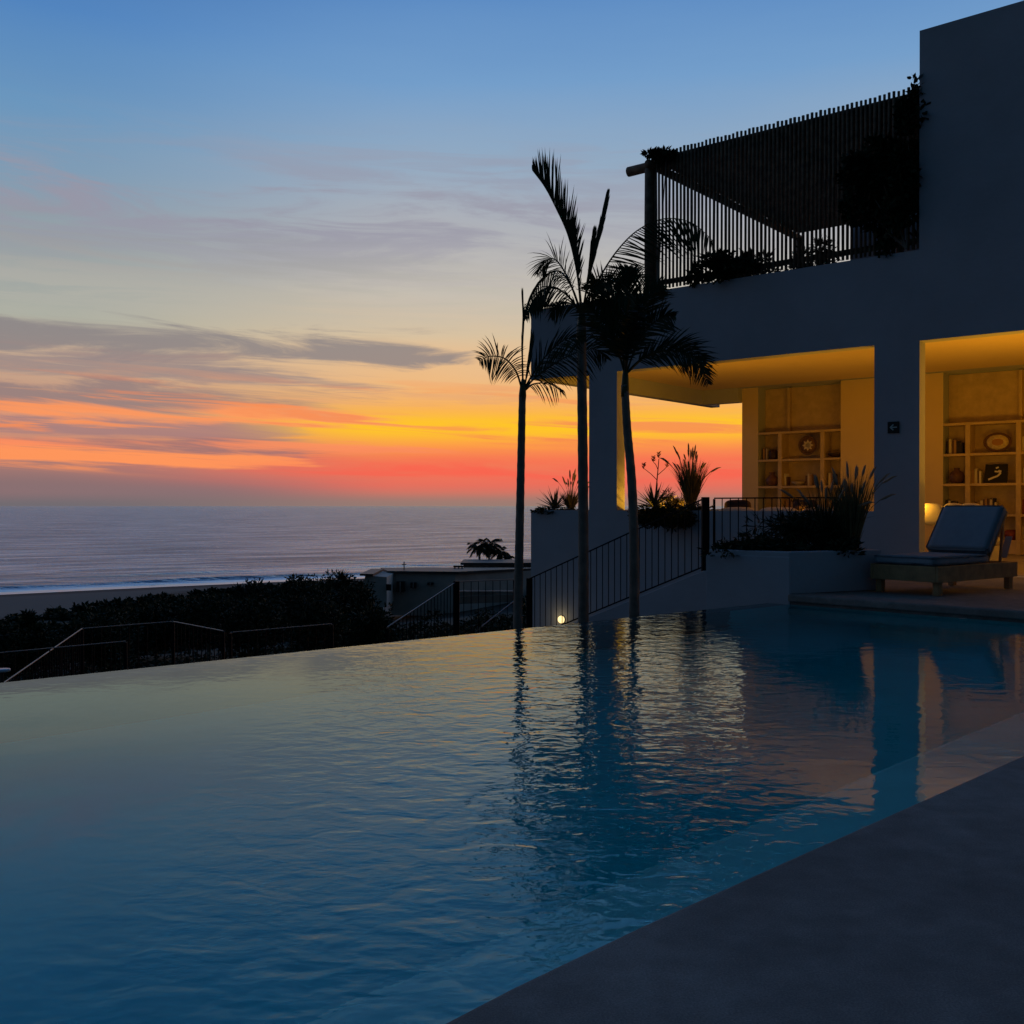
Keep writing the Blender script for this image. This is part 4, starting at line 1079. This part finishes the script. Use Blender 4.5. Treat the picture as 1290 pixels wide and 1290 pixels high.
# ------------------------------------------------------------------ houses down the slope
def hb(mbx, px0, px1, y0, y1, d, depth):           # box facing us
    a = W(px0, y0, d); b = W(px1, y1, d); return mbx.abox(min(a.x, b.x), max(a.x, b.x), d, d + depth, min(a.z, b.z), max(a.z, b.z))
hr = root('beach_house', 'low pale flat roofed house with three small dark windows on the slope', 'house', W(530, 760, 104))
d0 = 104
a = W(493, 722, d0); b = W(574, 722, d0); zt = a.z; zb_ = W(493, 775, d0).z
g = MB(); g.hexa([Vector((a.x, d0, zb_)), Vector((b.x, d0 - 1, zb_)), Vector((b.x + 9, d0 + 5, zb_)), Vector((a.x - 1.5, d0 + 5, zb_)), Vector((a.x, d0, zt)), Vector((b.x, d0 - 1, zt)), Vector((b.x + 9, d0 + 5, zt)), Vector((a.x - 1.5, d0 + 5, zt))]); g.build('wall', M['housew'], hr)
g = MB(); e = .35; g.hexa([Vector((a.x - e, d0 - e, zt + .01)), Vector((b.x + e, d0 - 1 - e, zt + .01)), Vector((b.x + 9.3, d0 + 5.3, zt + .01)), Vector((a.x - 1.8, d0 + 5.3, zt + .01)), Vector((a.x - e, d0 - e, zt + .24)), Vector((b.x + e, d0 - 1 - e, zt + .24)), Vector((b.x + 9.3, d0 + 5.3, zt + .24)), Vector((a.x - 1.8, d0 + 5.3, zt + .24))]); g.build('roof', M['roofm'], hr)
for x0, x1, y0, y1 in ((499, 509, 733, 746), (517, 524, 734, 741), (538, 546, 734, 737)):
    fr_ = MB(); A = W(x0, y1, d0 - 1.25); Bq = W(x1, y0, d0 - 1.25); fr_.abox(A.x, Bq.x, A.y, A.y + .9 + .3, A.z, Bq.z); w_ = fr_.build('window', M['housed'], hr)
    m_ = MB(); m_.abox((A.x + Bq.x) / 2 - .03, (A.x + Bq.x) / 2 + .03, A.y - .02, A.y - .002, A.z, Bq.z); m_.build('mullion', M['housew'], w_)
g = MB(); p = W(509, 722, d0 + 2); g.bar(p, p + Z * 1.2, .1); g.bar(p + Z * .9 - Vector((.25, 0, 0)), p + Z * .9 + Vector((.25, 0, 0)), .08); g.build('mast', M['steel'], hr)
h2 = root('beach_house', 'darker stone house with flat roof slab behind the leftmost palm trunk', 'house', W(620, 760, 112))
g = MB(); hb(g, 584, 700, 712, 778, 112, 6); g.build('wall', M['stone'], h2)
g = MB(); hb(g, 580, 704, 709, 711.8, 111.4, 7); g.build('roof', M['roofm'], h2)
g = MB(); hb(g, 631, 652, 716, 722, 111.6, .37); g.build('window', M['housed'], h2)
g = MB()
for x in (573, 578, 582): g.bar(W(x, 714, 108), W(x, 724, 108), .14)
g.bar(W(571, 713.5, 108), W(584, 713.5, 108), .18); g.build('roof_frame', M['steel'], h2)
h3 = root('beach_house', 'small house with sloping side wall left of the pale house', 'house', W(470, 760, 98))
a = W(456, 758, 98); g = MB(); A = W(452, 765, 98); Bq = W(487, 765, 98); C_ = W(487, 727, 98); D_ = W(460, 725, 98)
g.add([A, Bq, C_, D_] + [p + Vector((0, 7, 0)) for p in (A, Bq, C_, D_)], [(0, 1, 2, 3), (7, 6, 5, 4), (0, 4, 5, 1), (1, 5, 6, 2), (2, 6, 7, 3), (3, 7, 4, 0)]); g.build('wall', M['housew'], h3)
g = MB(); hb(g, 453, 470, 723, 725.5, 97.6, 8); g.build('roof', M['roofm'], h3)
g = MB(); hb(g, 486.5, 492.5, 736, 744, 97.7, .4); g.build('window', M['housed'], h3)
g = MB(); hb(g, 574, 652, 745, 751, 40, .5); g.bar(W(574, 756, 40), W(652, 753, 40), .3)
tag(g.build('garden_wall', M['stone']), 'pale low garden wall seen through the landing railing', 'garden wall')

# palms behind the houses
def farpalm(label, px, py, d, rpx, seed):
    c = W(px, py, d); zb_ = terr(c.x, c.y); r = root('palm_tree', label, 'palm tree', (c.x, c.y, zb_), 0, 'far palms behind the stone house')
    MB().tube([(c.x, c.y, zb_), (c.x + .2, c.y, (zb_ + c.z) / 2), c], [.2, .14, .12], 8).build('trunk', M['trunk'], r, smooth=True)
    q = random.Random(seed); Rr_ = rpx / F * d; g = MB()
    for i in range(20):
        a = i * 2.4; e = q.uniform(-.3, 1.2); dd = Vector((math.cos(a), math.sin(a), math.tan(e) * .7)).normalized(); pts = [c.copy()]
        for j in range(7): dd = (dd + Vector((0, 0, -.17))).normalized(); pts.append(pts[-1] + dd * Rr_ * 1.25 / 7)
        g.tube(pts, [.03] * 8, 4)
        for j in range(1, 8):
            for k_ in range(3):
                T = (pts[j] - pts[j - 1]).normalized(); sd = T.cross(Z).normalized(); pp_ = pts[j - 1].lerp(pts[j], k_ / 3)
                for sg_ in (-1, 1): g.blade(pp_, T * .6 + sd * sg_ - Z * .5, Rr_ * .42, Rr_ * .055, .2, None, 2)
    g.build('crown', M['leafd'], r)
farpalm('far palm with splayed fronds, leftmost of the cluster on the horizon', 603, 690, 125, 13, 1)
farpalm('largest far palm in the middle of the cluster above the stone house', 615, 687, 122, 16, 2)
farpalm('far palm on the right of the cluster above the stone house', 630, 696, 124, 13, 3)
farpalm('small far palm at the right end of the cluster beside the thin trunk', 639, 703, 121, 9, 4)

# small table with pale top beyond the pool edge, bottom left
c = W(2, 843, 11.0); tr = root('side_table', 'small round pale topped table at the left picture edge', 'side table', (c.x, c.y, c.z - .55))
MB().lathe(c - Z * .03, [(.07, 0), (.085, .005), (.085, .025), (.08, .03)], 20).build('table_top', mat('table_top_pale', (.45, .6, .68), .3), tr, smooth=True)
MB().lathe(c - Z * .55, [(.07, 0), (.02, .03), (.018, .5), (.05, .52)], 12).build('stem', M['rail'], tr, smooth=True)

# ------------------------------------------------------------------ render settings
SC.view_settings.view_transform = 'Standard'; SC.view_settings.look = 'None'; SC.view_settings.exposure = 0; SC.view_settings.gamma = 1
SC.render.engine = 'CYCLES'
cy = SC.cycles
cy.max_bounces = 10; cy.diffuse_bounces = 4; cy.glossy_bounces = 4; cy.transmission_bounces = 6; cy.transparent_max_bounces = 8
cy.caustics_refractive = True; cy.caustics_reflective = False; cy.sample_clamp_indirect = 4
cy.use_denoising = True
try: cy.denoiser = 'OPENIMAGEDENOISE'
except Exception: pass
